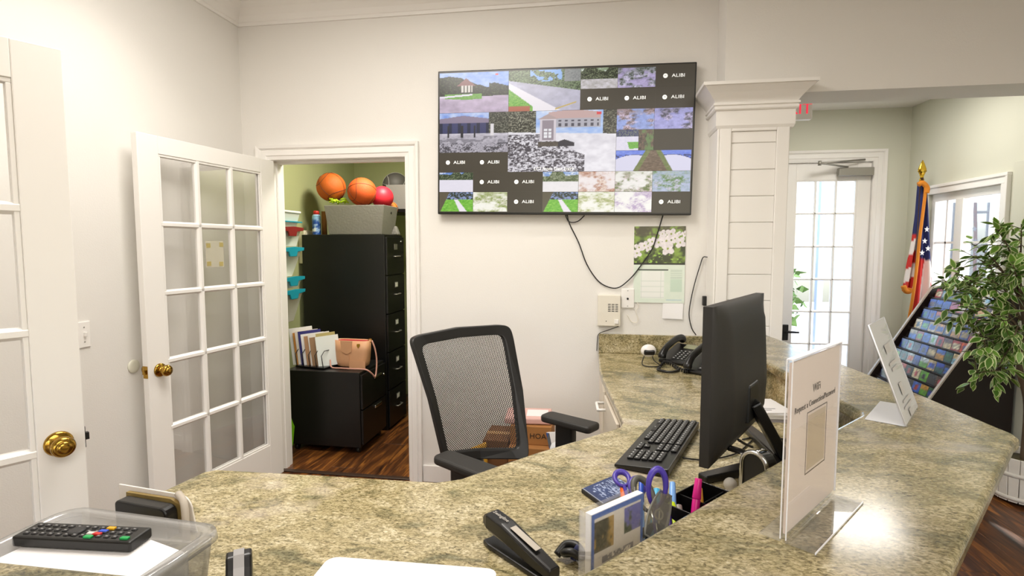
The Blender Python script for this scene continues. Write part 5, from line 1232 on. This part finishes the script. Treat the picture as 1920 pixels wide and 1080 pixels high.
for i in range(120):
    t_ = i/119; a = t_*2*math.pi*16; c = Vector((.33+.12*t_, 2.86+.10*math.sin(t_*5), ZD+.013)); cc_.append(c+Vector((0, math.cos(a)*.009, math.sin(a)*.009)))
tag(build('coiled_phone_cord', MB().tube(cc_, .003, 6), BLACK), 'coiled black telephone cord lying in front of the telephones', 'cord')
cable('phone_cord', [Vector((.33, 2.86, ZD+.008)), Vector((.31, 2.80, ZD+.008)), Vector((.36, 2.75, ZD+.008)), Vector((.41, 2.80, ZD+.008)), Vector((.40, 2.88, ZD+.008))], .006, BLACK, 'thick loop of black cord beside the white camera', 'cord')
p = atz(1217, 686, ZD)
wc = thing('small_camera', 'small white camera with a black face on a wire loop foot', 'camera', (p.x, p.y+.05, ZD), R(8))
build('camera_body', MB().sphere((0, 0, .072), .036, 24, 14, squash=(1.15, .75, .95)), mat('white_gloss', 'eeeae6', .2), wc); build('camera_face', MB().box(-.029, .029, -.031, -.012, .052, .080), SATIN, wc, .008)
build('wire_foot', MB().tube(smooth_path([(-.02, 0, .05), (-.04, -.03, .01), (-.03, -.075, .004), (.02, -.085, .004), (.05, -.05, .004), (.03, -.01, .02), (.018, 0, .05)]), .0028), BLACK, wc)
# kraft bag with white ring
pb = atz(1438, 742, ZD)
bgx = aty(1434, 700, 2.36)
bg_ = thing('paper_bag', 'brown kraft paper bag with a white ring mark behind the monitor', 'paper bag', (.585, 2.36, ZD), R(14))
build('bag_body', MB().add([(-.085, -.045, 0), (.085, -.045, 0), (.085, .045, 0), (-.085, .045, 0), (-.062, -.02, .17), (.055, -.02, .17), (.055, .01, .17), (-.062, .01, .17)], [(0, 3, 2, 1), (4, 5, 6, 7), (0, 1, 5, 4), (1, 2, 6, 5), (2, 3, 7, 6), (3, 0, 4, 7)]), mat('kraft_paper', 'b47a3e', .7, noise=.1, nscale=12), bg_, .004)
Mb = frameM((.02, -.036, .09), (1, 0, 0), (0, .12, 1))
build('ring_mark', MB().tube([Mb @ Vector((.04*math.cos(a), .04*math.sin(a), .0)) for a in np.linspace(0, 6.28, 25)[:-1]], .0035, 6, True), PAPER, bg_)
ps = thing('letter_stack', 'stack of white letters on the worktop behind the monitor stand', 'paper stack', (.70, 2.0, ZD), R(4))
ps.location = (.61, 2.12, ZD)
for k in range(6):
    build('letter', MB().box(-.11, .085, -.09, .09, k*.006, k*.006+.005, Matrix.Rotation(R([0, 2, -1, 1, -3, 6][k]), 4, 'Z')), PAPER if k > 1 else mat('grey_paper', 'a8a4a8', .6), ps, .0005)
build('letter_print', MB().box(-.07, -.02, .0, .012, .0356, .036).box(-.08, .04, -.04, -.036, .0356, .036).box(-.08, .02, -.06, -.056, .0356, .036), mat('grey_ink', '8a8a92', .6), ps)
# small black device with blue screen at the far end of the bar
q = atz(1428, 640, ZB)
dv_ = thing('upright_display', 'small upright black device with a blue screen at the column end of the bar', 'device', (q.x-.02, q.y, ZB), R(60))
build('device_body', MB().box(-.05, .05, -.008, .008, .008, .118), SATIN, dv_, .004); build('device_screen', MB().box(-.042, .042, -.0095, -.008, .02, .08), mat('blue_screen', '2c2c90', .3, emis='2a2a98', estr=.5), dv_); build('device_foot', MB().box(-.03, .03, -.02, .03, 0, .01), SATIN, dv_, .003)
# ================================================================== OFFICE CHAIR
A_ = Vector((-.30, 2.18, 0)); fdir = Vector((.85, -.53, 0)).normalized()
ch = thing('office_chair', 'black mesh-back office chair with armrests beside the worktop', 'chair', (A_.x, A_.y, 0), math.atan2(fdir.y, fdir.x)+math.pi/2)
# local: -y is forward, x to the sitter's ... ; back at +y
I = wmat(ch).inverted()
TL, TR = I @ atz(767, 634, 1.12), I @ atz(955, 609, 1.12)
BL, BR = I @ atz(832, 868, .62), I @ atz(990, 862, .575)
ang = R(0)
def backpt(u, v):
    """u -1..1 across, v 0..1 up; curved back leaning away from the seat"""
    s_ = (u+1)/2; a, b = (BR, BL) if BL.x > BR.x else (BL, BR); c, d = (TR, TL) if TL.x > TR.x else (TL, TR)
    lo, hi = a.lerp(b, s_), c.lerp(d, s_); p = lo.lerp(hi, v)
    p.y += .045*(1-u*u)-.02*math.sin(math.pi*v); p.z += .012*(1-u*u)*v
    return p
def strip(u0, u1, v0, v1, nu, nv, t):
    vs = []; 
    for s_ in (0, 1):
        for j_ in range(nv+1):
            for i in range(nu+1): p = backpt(u0+(u1-u0)*i/nu, v0+(v1-v0)*j_/nv); vs.append(p+Vector((0, t*(s_-.5), 0)))
    m_ = (nu+1)*(nv+1); f = []
    for j_ in range(nv):
        for i in range(nu):
            a = j_*(nu+1)+i; f.append((a, a+1, a+nu+2, a+nu+1)); f.append((m_+a, m_+a+nu+1, m_+a+nu+2, m_+a+1))
    for j_ in range(nv):
        a = j_*(nu+1); f.append((a, a+nu+1, m_+a+nu+1, m_+a)); a += nu; f.append((a, m_+a, m_+a+nu+1, a+nu+1))
    for i in range(nu):
        f.append((i, m_+i, m_+i+1, i+1)); a = nv*(nu+1)+i; f.append((a, a+1, m_+a+1, m_+a))
    return MB().add(vs, f, False)
# frame: closed loop of flat section with rounded corners
def loop_pts(n=64):
    out_ = []
    for k in range(n):
        a = 2*math.pi*k/n; c, s = math.cos(a), math.sin(a); e = .11
        u = math.copysign(abs(c)**e, c); v = math.copysign(abs(s)**e, s); out_.append((u, v))
    return out_
lp = loop_pts(72); vs = []
for (u, v) in lp:
    vv = (v+1)/2; side = abs(u)
    wi_u = .185 if True else 0
    inn_u = u*(1-.155); inn_v = .07+.80*0+(vv)*(.905-.07) if True else vv
    inn_v = .07+vv*(.92-.07)
    for (uu, w2, dy) in ((u, vv, -.012), (inn_u, inn_v, -.012), (inn_u, inn_v, .014), (u, vv, .014)): vs.append(backpt(uu, w2)+Vector((0, dy, 0)))
n = len(lp); f = [(i*4+k, ((i+1) % n)*4+k, ((i+1) % n)*4+(k+1) % 4, i*4+(k+1) % 4) for i in range(n) for k in range(4)]
build('back_frame', MB().add(vs, f), BLACK, ch, .005)
# mesh panel
build('back_mesh', strip(-.87, .87, .05, .94, 16, 20, .002), MESHF, ch)
build('back_spine', MB().tube([(0, .27, .57), (0, .25, .50), (0, .12, .44), (0, .0, .43)], [.03, .035, .035, .03], 10), BLACK, ch)
build('lumbar_bar', strip(-.84, .84, .02, .075, 8, 2, .02), BLACK, ch, .004)
seat = [(x, y) for x, y in arc(.19, -.17, .06, 270, 360)+arc(.17, .17, .06, 0, 90)+arc(-.17, .17, .06, 90, 180)+arc(-.19, -.17, .06, 180, 270)]
build('seat', MB().prism(seat, .43, .50), mat('black_fabric', '1a1918', .9, bump=.5, bscale=400), ch, .025, 3)
for sg in (-1, 1):
    px = .315 if sg > 0 else -.34
    pad = [(x, y) for x, y in arc(.028, -.115, .022, 270, 360)+arc(.022, .115, .025, 0, 90)+arc(-.022, .115, .025, 90, 180)+arc(-.028, -.115, .022, 180, 270)]
    build('armrest_pad', MB().prism([(px+x, y-.02) for x, y in pad], .685, .718), MATTE, ch, .011, 3)
    build('arm_post', MB().prism([(px-.02, -.05), (px+.02, -.05), (px+.02, .05), (px-.02, .05)], .47, .69).box(px-.02 if sg > 0 else px-.02, px+.02, -.05, .05, .45, .5), BLACK, ch, .012)
    build('arm_bracket', MB().box(min(px, sg*.15), max(px, sg*.15), -.04, .04, .405, .43), BLACK, ch, .006)
build('seat_pan', MB().box(-.16, .16, -.15, .16, .40, .43), BLACK, ch, .01); build('gas_lift', MB().cyl((0, 0, .1), (0, 0, .40), .025), SATIN, ch)
for k in range(5):
    a = R(72*k+20); e = Vector((math.cos(a)*.29, math.sin(a)*.29, .085))
    build('base_arm', slab(MB(), (0, 0, .105), e, .05, .03, .035, .022), BLACK, ch, .004)
    build('caster', MB().cyl((e.x-.018*math.sin(a), e.y+.018*math.cos(a), .029), (e.x+.018*math.sin(a), e.y-.018*math.cos(a), .029), .028), BLACK, ch, .003)

# ================================================================== BOXES BY THE BACK WALL
def carton(label, cx, cy, z, w_, d_, h, rz=0, m=CARD, flap=True, name='cardboard_box'):
    t = thing(name, label, 'box', (cx, cy, z), R(rz))
    build('carton', MB().box(-w_/2, w_/2, -d_/2, d_/2, 0, h), m, t, .004)
    if flap: build('packing_tape', MB().box(-w_/2-.0008, w_/2+.0008, -.022, .022, h-.02, h+.0012), mat('tan_tape', 'b98f58', .35), t)
    return t
carton('large cardboard box on the floor under the smaller cartons', -.335, 3.02, 0, .27, .34, .24)
carton('cardboard box stacked second, behind the right side of the chair back', -.355, 3.0, .24, .225, .30, .17, 0)
t = carton('small cardboard box with marker writing on top of the stack', -.35, 3.02, .41, .23, .24, .105, 0)
o = text('box_lettering', 'HOA', INK, Matrix.Identity(4), .042, depth=.0004); o.data.transform(Matrix.Translation((.04, -.1208, .05)) @ Matrix.Rotation(math.pi/2, 4, 'X')); o.parent = t
pk = thing('parcel', 'flat white and pink parcel lying on the topmost cardboard box', 'parcel', (-.365, 3.02, .518), R(4))
build('parcel_body', MB().box(-.14, .12, -.10, .10, 0, .035), mat('pink_wrap', 'e0b4ac', .5), pk, .008); build('parcel_label', MB().box(-.02, .10, -.06, .06, .035, .0365), PAPER, pk)
carton('dark brown cardboard box seen through the chair mesh', -.55, 3.04, 0, .145, .26, .42, 0, mat('dark_cardboard', '7a5230', .75))
yb_ = thing('mailer_bag', 'yellow padded mailer leaning beside the boxes, seen through the chair mesh', 'mailer', (aty(884, 845, 2.8).x, 2.86, 0), R(10))
build('mailer', MB().add([(-.09, -.03, 0), (.09, -.03, 0), (.09, .05, 0), (-.09, .05, 0), (-.07, 0, .36), (.07, 0, .42), (.07, .03, .42), (-.07, .03, .36)], [(0, 3, 2, 1), (4, 5, 6, 7), (0, 1, 5, 4), (1, 2, 6, 5), (2, 3, 7, 6), (3, 0, 4, 7)]), mat('yellow_mailer', 'cf9a2c', .5), yb_, .01)
mg = thing('magazine', 'blue and silver magazine propped beside the cartons, left of the armrest', 'magazine', (-.185, 2.84, .245))
def f_mag(U, V): n = fb(U, V, 6, 171); return out(mixc(mixc(mk('2c4a8c', U), mk('dfe4ee', U), ss(n, .42, .58)), mk('202428', U), (V > .6).astype(float)*ss(n, .3, .6)*.7))
build('magazine_body', MB().quadbox([(-.02, -.02, .0), (.09, -.06, .0), (.02, .02, .26), (-.08, .06, .24)], (.3, 1, .3), .006), PAPER, mg)
paint('magazine_cover', (-.02, -.0215, .0), (.11, -.04, 0), (-.06, .08, .24), 30, 50, f_mag, PRG, mg, world=False)
bs = thing('waste_basket', 'white bin of crumpled papers under the near edge of the back counter', 'waste bin', (-.115, 2.60, 0))
build('bin_shell', MB().lathe([(.085, 0), (.11, .47), (.10, .47), (.08, .01)], 24), mat('white_plastic', 'ecebe4', .4), bs)
for k, (a, b, m_) in enumerate(((0, 0, 'f2f2ee'), (.04, .03, 'e4eed8'), (-.05, .02, 'eceef2'))):
    build('crumpled_paper', MB().sphere((a, b, .47+.015*k), .06, 9, 6, squash=(1, 1, .7)), mat('crumple_'+m_, m_, .7), bs)

# ================================================================== ENTRY AREA
ex = thing('exit_sign', 'red lettered exit sign hanging beyond the column under the header', 'exit sign', tuple(aty(1498, 199, 3.9)))
ex.location.z = aty(1498, 199, 3.9).z
build('sign_housing', MB().box(-.19, .085, 0, .05, -.085, .085), TRIM, ex, .004); build('sign_mount', MB().box(-.04, .04, .01, .04, .085, ZV-ex.location.z), TRIM, ex)
o = text('exit_lettering', 'EXIT', mat('exit_red', 'e0203c', .4, emis='ee2c48', estr=1.0), Matrix.Identity(4), .10, depth=.001, squash=1.0); o.data.transform(Matrix.Translation((-.022, -.001, -.02)) @ Matrix.Rotation(math.pi/2, 4, 'X')); o.parent = ex
# flag on a pole
YF = 4.97
fx = aty(1728, 340, YF).x
fg = thing('flag', 'American flag with gold fringe hanging furled from a gold topped pole in the corner', 'flag', (fx, YF, 0))
ztp = aty(1731, 340, YF).z; zf = aty(1731, 300, YF).z
build('flag_pole', MB().cyl((0, 0, .04), (0, 0, ztp+.03), .013), mat('dark_wood', '3c2412', .4), fg)
build('pole_base', MB().lathe([(.10, 0), (.10, .02), (.06, .05), (.03, .07), (.03, .10)], 28), BRASS, fg)
hf = zf-ztp
build('finial', MB().lathe([(.013, 0), (.02, .01), (.012, .03), (.018, .05), (.03, .08), (.034, hf*.45), (.03, hf*.6), (.016, hf*.82), (.002, hf)], 16, Matrix.Translation((0, 0, ztp)) @ Matrix.Diagonal((1, .5, 1, 1))), mat('gold', 'd8b23c', .25, metal=.9), fg)
def flag_sheet(name, left, right, ydepth, colf, nu=26, nv=60, folds=3, ph=0):
    """left/right: lists of (px x, px y) outlines from top to bottom"""
    vs = []; cc = []
    def interp(l, t):
        t *= len(l)-1; i = min(int(t), len(l)-2); k = t-i; return l[i][0]*(1-k)+l[i+1][0]*k, l[i][1]*(1-k)+l[i+1][1]*k
    for j_ in range(nv+1):
        t_ = j_/nv; a = interp(left, t_); b = interp(right, t_)
        for i in range(nu+1):
            u = i/nu; x = a[0]+(b[0]-a[0])*u; y = a[1]+(b[1]-a[1])*u
            p = aty(x, y, YF+ydepth); p.y += .028*math.cos(folds*2*math.pi*u+ph)*(.3+.7*t_)
            vs.append(p); cc.append(lin(tuple(colf(u, t_, x, y))))
    f = [(j_*(nu+1)+i, (j_+1)*(nu+1)+i, (j_+1)*(nu+1)+i+1, j_*(nu+1)+i+1) for j_ in range(nv) for i in range(nu)]
    o = build(name, MB().add(vs, f, True, None, cc), attr_mat('flag_cloth', .8), fg, world=True)
    s = o.modifiers.new('thick', 'SOLIDIFY'); s.thickness = .003; return o
NAVY, RED, WHT = C3('20265c'), C3('c8281e'), C3('ece2dc')
def col_left(u, t_, x, y):
    if y < 442-.2*(x-1700): return NAVY
    k = int((y-440+ (x-1700)*.9)/22); return RED if k % 2 == 0 else WHT
def col_right(u, t_, x, y):
    if y < 484+(x-1726)*.3: return NAVY
    k = (x-(1722-(y-484)*.13))/13.5
    return RED if k < 1 else (WHT if k < 2 else RED)
flag_sheet('flag_fold', [(1721, 344), (1717, 400), (1711, 450), (1701, 500), (1696, 535), (1694, 546)], [(1733, 344), (1730, 400), (1727, 450), (1721, 500), (1712, 535), (1708, 548)], .03, col_left, folds=2)
flag_sheet('flag_fold', [(1727, 344), (1723, 420), (1722, 480), (1714, 540), (1706, 600), (1698, 660)], [(1738, 346), (1741, 400), (1744, 470), (1747, 520), (1745, 580), (1738, 640)], -.03, col_right, folds=1.6, ph=1)
FR = mat('gold_fringe', 'd88420', .8, bump=1, bscale=300)
def tb_(pts, r, dy=-.07): return MB().tube(smooth_path([aty(x, y, YF+dy) for x, y in pts]), r, 8)
build('flag_fringe', tb_([(1736, 348), (1734, 370), (1729, 410), (1724, 450), (1719, 500), (1711, 560), (1701, 615), (1694, 660)], .012), FR, fg, world=True)
build('flag_fringe', tb_([(1722, 346), (1730, 343), (1738, 352), (1737, 362)], .02), FR, fg, world=True)
build('flag_fringe', tb_([(1694, 536), (1698, 545), (1705, 546), (1708, 541)], .022, -.02), FR, fg, world=True)
for (x, y) in ((1738, 430), (1734, 452), (1740, 466), (1729, 474)):
    p = aty(x, y, YF-.105); pts = []
    for k in range(10): a = math.pi/2+k*math.pi/5; r = .026 if k % 2 == 0 else .011; pts.append(p+Vector((r*math.cos(a)*.8, 0, r*math.sin(a))))
    build('star', MB().add(pts+[q+Vector((0, .004, 0)) for q in pts], [tuple(range(10))[::-1]]), mat('star_white', 'f0eef0', .7), fg, world=True)
# ------------------------------------------------------------------ slanted card rack
YF1, YN = 4.80, 4.02
T = Vector((2.70, 0, 1.15)); Bm = Vector((2.235, 0, .30)); sl_ = (T-Bm)
T = aty(1755, 545, 4.82); T.y = 0; Bq = aty(1640, 705, 4.82); dq = (Bq-Vector((T.x, 4.82, T.z))); T = Vector((T.x, 0, T.z)); dq.y = 0; Bm = T+dq*1.35
rk = thing('card_rack', 'long slanted display rack of colourful cards against the right wall', 'display rack', (2.4, 4.4, 0))
DK = mat('dark_veneer', '1c100c', .4); EDG = mat('rack_edge', 'c8bcae', .4)
sd2 = MB()
for y in (YN-.02, YF1): 
    n_s = [(Bm.x-.04, .0), (Bm.x-.04, Bm.z+.02), (T.x-.03, T.z+.03), (XW-.02, T.z+.03), (XW-.02, 0)]
    v = [(x, y, z) for x, z in n_s]+[(x, y+.02, z) for x, z in n_s]; m_ = len(n_s)
    sd2 = MB().add(v, [tuple(range(m_)), tuple(range(m_, 2*m_))[::-1]]+[(i, m_+i, m_+(i+1) % m_, (i+1) % m_) for i in range(m_)])
    build('rack_side', sd2, DK, rk, world=True)
    build('side_edge', slab(MB(), (Bm.x-.045, y+.01, Bm.z+.02), (T.x-.035, y+.01, T.z+.035), .022, .022, .01, .01), EDG, rk, world=True)
build('rack_plinth', MB().box(Bm.x-.03, XW-.03, YN, YF1, 0, Bm.z-.0), DK, rk, world=True)
NR = 12; ln = (T-Bm); nrow = Vector((-ln.z, 0, ln.x)).normalized()
build('rack_back', MB().quadbox([(Bm.x, YN, Bm.z), (Bm.x, YF1, Bm.z), (T.x, YF1, T.z), (T.x, YN, T.z)], -nrow if nrow.x > 0 else Vector((.9, 0, -.4)), .01), DK, rk, world=True)
PALC = ['2a56b8', '3c6cd0', '5a8ad8', '1f7f86', 'c23a2a', 'd8742a', 'e8e0c8', 'cfd8e0', '6a5a8a', '2c3c4a', 'b8a888', '8ac03a', 'd8b050', '7a4a34', 'a8c8d8', '3a8a68', 'e4d4b0', '54505c', 'c86a7a', '28408c']
ctr = 0
RN = ['lowest', 'second', 'third', 'fourth', 'fifth', 'sixth', 'seventh', 'eighth', 'ninth', 'tenth', 'eleventh', 'twelfth', 'thirteenth', 'top']
CNAME = {'2a56b8': 'deep blue', '3c6cd0': 'blue', '5a8ad8': 'light blue', '1f7f86': 'teal', 'c23a2a': 'red', 'd8742a': 'orange', 'e8e0c8': 'cream', 'cfd8e0': 'pale grey', '6a5a8a': 'mauve', '2c3c4a': 'slate', 'b8a888': 'beige', '8ac03a': 'lime green', 'd8b050': 'mustard', '7a4a34': 'brown', 'a8c8d8': 'ice blue', '3a8a68': 'sea green', 'e4d4b0': 'sand', '54505c': 'charcoal', 'c86a7a': 'rose', '28408c': 'navy'}
ORD = ['first', 'second', 'third', 'fourth', 'fifth', 'sixth', 'seventh', 'eighth', 'ninth', 'tenth', 'eleventh', 'twelfth', 'thirteenth', 'fourteenth']
GRPN = 'cards in the slanted rack'
RC = np.random.RandomState(11)
meshes = {}
def card_mesh(c1, c2, c3, seed):
    """small card: printed grid front, thin"""
    nx2, nz2 = 6, 8; vs = []; cc = []
    rr_ = np.random.RandomState(seed); kind = rr_.randint(3)
    for j_ in range(nz2):
        for i in range(nx2):
            u, v = i/(nx2-1), j_/(nz2-1); vs.append((0, -.5+u, v))
            c = C3(c1)**1.7
            if kind == 0 and v > .62: c = C3(c2)**1.5
            if kind == 1 and (u-.5)**2+(v-.55)**2 < .07: c = C3(c2)**1.5
            if kind == 2 and .3 < v < .75 and .15 < u < .85: c = C3(c3)**1.5
            cc.append(lin(tuple(np.clip(c*(.9+.5*(rr_.rand()-.5)), 0, 1))))
    f = [(j_*nx2+i, j_*nx2+i+1, (j_+1)*nx2+i+1, (j_+1)*nx2+i) for j_ in range(nz2-1) for i in range(nx2-1)]
    mb = MB().add(vs, [q[::-1] for q in f], False, None, cc); n0 = len(vs)
    bk_ = [(.02, -.5, 0), (.02, .5, 0), (.02, .5, 1), (.02, -.5, 1)]
    mb.add(bk_, [(0, 1, 2, 3)], False, None, [(.6, .6, .6)]*4)
    return mb
for r in range(NR):
    t_ = (r+.15)/NR; base_ = Bm+ln*t_
    lip = MB().box(base_.x-.018, base_.x-.014, YN, YF1, base_.z, base_.z+.022).box(base_.x-.018, base_.x+.03, YN, YF1, base_.z-.004, base_.z)
    build('rack_shelf', lip, DK, rk, world=True)
    y = YN+.01; k = 0
    while y < YF1-.05:
        wdt = RC.uniform(.078, .102); 
        if y+wdt > YF1: break
        c1 = PALC[RC.randint(len(PALC))]
        if r in (9, 10) and RC.rand() < .5: c1 = ['2a56b8', '3c6cd0', '28408c'][RC.randint(3)]
        c2, c3_ = PALC[RC.randint(len(PALC))], PALC[RC.randint(len(PALC))]
        key_ = (c1, ctr % 40)
        o = build('display_card', card_mesh(c1, c2, c3_, ctr), PRG)
        o.matrix_basis = Matrix.Translation((base_.x-.008, y+wdt/2, base_.z)) @ Matrix.Rotation(R(16), 4, 'Y') @ Matrix.Diagonal((.12, wdt-.004, .092, 1))
        k += 1
        tag(o, '%s card, %s from the near end, %s' % (CNAME[c1], ORD[k-1], 'bottom row' if r == 0 else ('top row' if r == NR-1 else ORD[r]+' row from the bottom')), 'card', GRPN)
        y += wdt; ctr += 1
# ------------------------------------------------------------------ ficus in a white tub
tp = Vector((aty(1932, 700, 3.55).x, 3.55, 0))
fc_ = thing('potted_ficus', 'artificial variegated ficus tree in a white slatted tub at the right edge', 'potted tree', tuple(tp))
WHP = mat('whitewashed_wood', 'dcd6cc', .6, noise=.08, nscale=20)
NS = 18; slv = None
for k in range(NS):
    a = 2*math.pi*k/NS; M = Matrix.Rotation(a, 4, 'Z')
    if slv is None: slv = build('tub_slat', MB().add([(.125, -.021, 0.02), (.138, -.021, .02), (.138, .021, .02), (.125, .021, .02), (.145, -.026, .28), (.158, -.026, .28), (.158, .026, .28), (.145, .026, .28)], [(0, 3, 2, 1), (4, 5, 6, 7), (0, 1, 5, 4), (1, 2, 6, 5), (2, 3, 7, 6), (3, 0, 4, 7)]), WHP, fc_, .002, 1)
    else: inst('tub_slat', slv, fc_, M)
build('tub_band', MB().lathe([(.139, .03), (.142, .03), (.144, .055), (.141, .055)], 36).lathe([(.150, .17), (.153, .17), (.155, .195), (.152, .195)], 36), WHP, fc_)
build('tub_soil', MB().lathe([(.14, .24), (.0, .25)], 24), mat('moss', '4a4228', .9, noise=.4, nscale=60), fc_)
BK = mat('bark', '5a4a38', .8, noise=.3, nscale=30, bump=.8, bscale=60)
If = wmat(fc_).inverted()
def wp(x, y, Y=3.55): return If @ aty(x, y, Y)
trunks = [smooth_path([(0.0, 0, .22), wp(1926, 760), wp(1912, 690), wp(1922, 620), wp(1912, 540), wp(1905, 480, 3.6)]), smooth_path([(0.02, 0.02, .22), wp(1934, 740), wp(1930, 660), wp(1934, 580), wp(1930, 500)])]
build('trunk', MB().tube(trunks[0], [.02-.010*i/len(trunks[0]) for i in range(len(trunks[0]))], 8), BK, fc_); build('trunk', MB().tube(trunks[1], [.017-.009*i/len(trunks[1]) for i in range(len(trunks[1]))], 8), BK, fc_)
# branch targets measured across the crown
brs = [((1915, 640), (1800, 570), 3.3), ((1915, 620), (1790, 510), 3.5), ((1912, 560), (1820, 455), 3.6), ((1912, 540), (1870, 430), 3.5), ((1912, 520), (1915, 420), 3.5), ((1920, 650), (1840, 640), 3.2), ((1920, 680), (1825, 700), 3.2), ((1920, 640), (1870, 690), 3.2), ((1915, 600), (1850, 520), 3.4), ((1925, 560), (1960, 450), 3.6), ((1925, 600), (1985, 560), 3.4), ((1925, 640), (1980, 660), 3.4), ((1915, 600), (1775, 545), 3.45), ((1915, 560), (1840, 490), 3.7), ((1915, 640), (1880, 600), 3.2), ((1912, 620), (1900, 640), 3.1), ((1920, 570), (1900, 500), 3.3), ((1915, 620), (1815, 600), 3.4)]
RL = random.Random(3)
leafpts = []
bmb = MB()
for (a, b, Yb_) in brs:
    p0, p1 = wp(*a), wp(b[0], b[1], Yb_); mid = (p0+p1)/2+Vector((0, 0, .05)); pth = smooth_path([p0, mid, p1], 6)
    bmb.tube(pth, [.006-.004*i/len(pth) for i in range(len(pth))], 5)
    for k in range(8):
        q = p0.lerp(p1, RL.uniform(.4, 1.0)); e = q+Vector((RL.uniform(-.13, .13), RL.uniform(-.13, .13), RL.uniform(-.13, .10)))
        bmb.tube([q, e], [.0025, .0015], 4)
        for m_ in range(7): leafpts.append((q.lerp(e, .2+.8*m_/6), e-q))
    for m_ in range(9): leafpts.append((p0.lerp(p1, .5+.5*m_/8)+Vector((0, 0, .02)), p1-p0))
build('branches', bmb, BK, fc_)
g1, g2, cr_ = lin(C3('466e1e')), lin(C3('6c9636')), lin(C3('e6ecb4'))
def leaf_mb(ga):
    # outline with a midrib fold; inner green, border cream
    prof = [(0, 0), (.18, .16), (.4, .24), (.65, .19), (.85, .09), (1.0, 0)]
    vs, cc = [], []
    for s_ in (-1, 1):
        for x, y in prof: vs.append((x, s_*y, .10*y-.12*x*x)); cc.append(cr_)
        for x, y in prof: vs.append((x*.9+.03, s_*y*.62, .06*y-.12*x*x)); cc.append(ga)
    for x, y in prof: vs.append((x*.92+.03, 0, -.12*x*x)); cc.append(ga)
    f = []
    for i in range(5): f += [(i+1, i, 6+i, 7+i), (7+i, 6+i, 24+i, 25+i), (12+i, 13+i, 19+i, 18+i), (18+i, 19+i, 25+i, 24+i)]
    return MB().add(vs, f, True, None, cc)
LM = attr_mat('leaf_variegated', .4)
src = [build('leaf', leaf_mb(g), LM, fc_) for g in (g1, g2)]
RL.shuffle(leafpts); stuffmb = MB(); cnt = 0
for k, (p, d) in enumerate(leafpts):
    d = Vector(d).normalized(); d = (d+Vector((RL.uniform(-.9, .9), RL.uniform(-.9, .9), RL.uniform(-1.0, .25)))).normalized()
    s_ = RL.uniform(.055, .078); up = Vector((RL.uniform(-.6, .6), RL.uniform(-.6, .6), 1)); y_ = up.cross(d).normalized(); z_ = d.cross(y_)
    M = Matrix((d, y_, z_)).transposed().to_4x4() @ Matrix.Diagonal((s_, s_, s_, 1)); M.translation = p
    g = k % 2
    if k < 2: src[k].matrix_basis = M
    elif k < 298: inst('leaf', src[g], fc_, M)
    else:
        sm = src[g].data; stuffmb.add([M @ v.co for v in sm.vertices], [tuple(q.vertices) for q in sm.polygons], True, None, [cr_]*6+[(g1, g2)[g]]*6+[cr_]*6+[(g1, g2)[g]]*12)
build('foliage', stuffmb, LM, fc_)['kind'] = 'stuff'
# ------------------------------------------------------------------ what shows outside
HED = mat('hedge_green', '5d7a3c', .8, noise=.5, nscale=9)
def shrub(label, x, y, z, r, n, sd):
    rr2 = random.Random(sd); mb = MB()
    t = thing('garden_shrub', label, 'shrub', (x, y, z))
    for k in range(n):
        d = Vector((rr2.gauss(0, 1), rr2.gauss(0, 1), rr2.gauss(0, 1))).normalized(); p = d*r*rr2.uniform(.5, 1)+Vector((0, 0, r)); s_ = rr2.uniform(.05, .1)*r*1.6
        a = Vector((rr2.gauss(0, 1), rr2.gauss(0, 1), rr2.gauss(0, 1))).normalized(); b = a.cross(d).normalized()
        mb.add([p-a*s_, p+b*s_*.5, p+a*s_, p-b*s_*.5], [(0, 1, 2, 3)])
    build('shrub_leaves', mb, HED, t)['kind'] = 'stuff'; build('shrub_stem', MB().cyl((0, 0, -.0), (0, 0, r), .04), BK, t)
shrub('bright green shrub outside the glass entry door', 2.5, 9.2, -.03, .75, 900, 1)
shrub('large shrub outside the right hand window', 6.3, 7.0, -.03, 1.3, 1400, 2)
shrub('tall shrub furthest right beyond the window', 9.2, 5.2, -.03, 1.4, 1400, 4)
hs_ = thing('garden_pavilion', 'pale building wing with white framed windows seen through the right hand window', 'building', (5.2, 9.0, 0))
build('wall', MB().box(-1.6, 1.6, 0, .1, -.03, 3.2), mat('pavilion_cream', 'e4dccc', .7), hs_)
for k in range(3):
    x = -1.1+k*1.0
    fr2 = build('window', MB().box(x, x+.6, -.03, 0, .9, 2.2), TRIM, hs_); build('pane', MB().box(x+.06, x+.27, -.035, -.03, .96, 2.14).box(x+.33, x+.54, -.035, -.03, .96, 2.14), mat('dark_pane', '6a7078', .15), fr2)
build('roof_band', MB().box(-1.7, 1.7, -.15, .2, 2.6, 2.9), mat('brown_band', '8a6a50', .7), hs_)
cu_ = thing('blue_curtain', 'pale blue hanging cloth outside the right hand window', 'curtain', (4.25, 6.6, .3))
vs = []; 
for z in (0, 2.2):
    for i in range(25): vs.append((i*.014, .03*math.sin(i*1.4), z))
build('cloth', MB().add(vs, [(i, i+1, 26+i, 25+i) for i in range(24)], True), mat('pale_blue_cloth', '9cb4d4', .8), cu_)
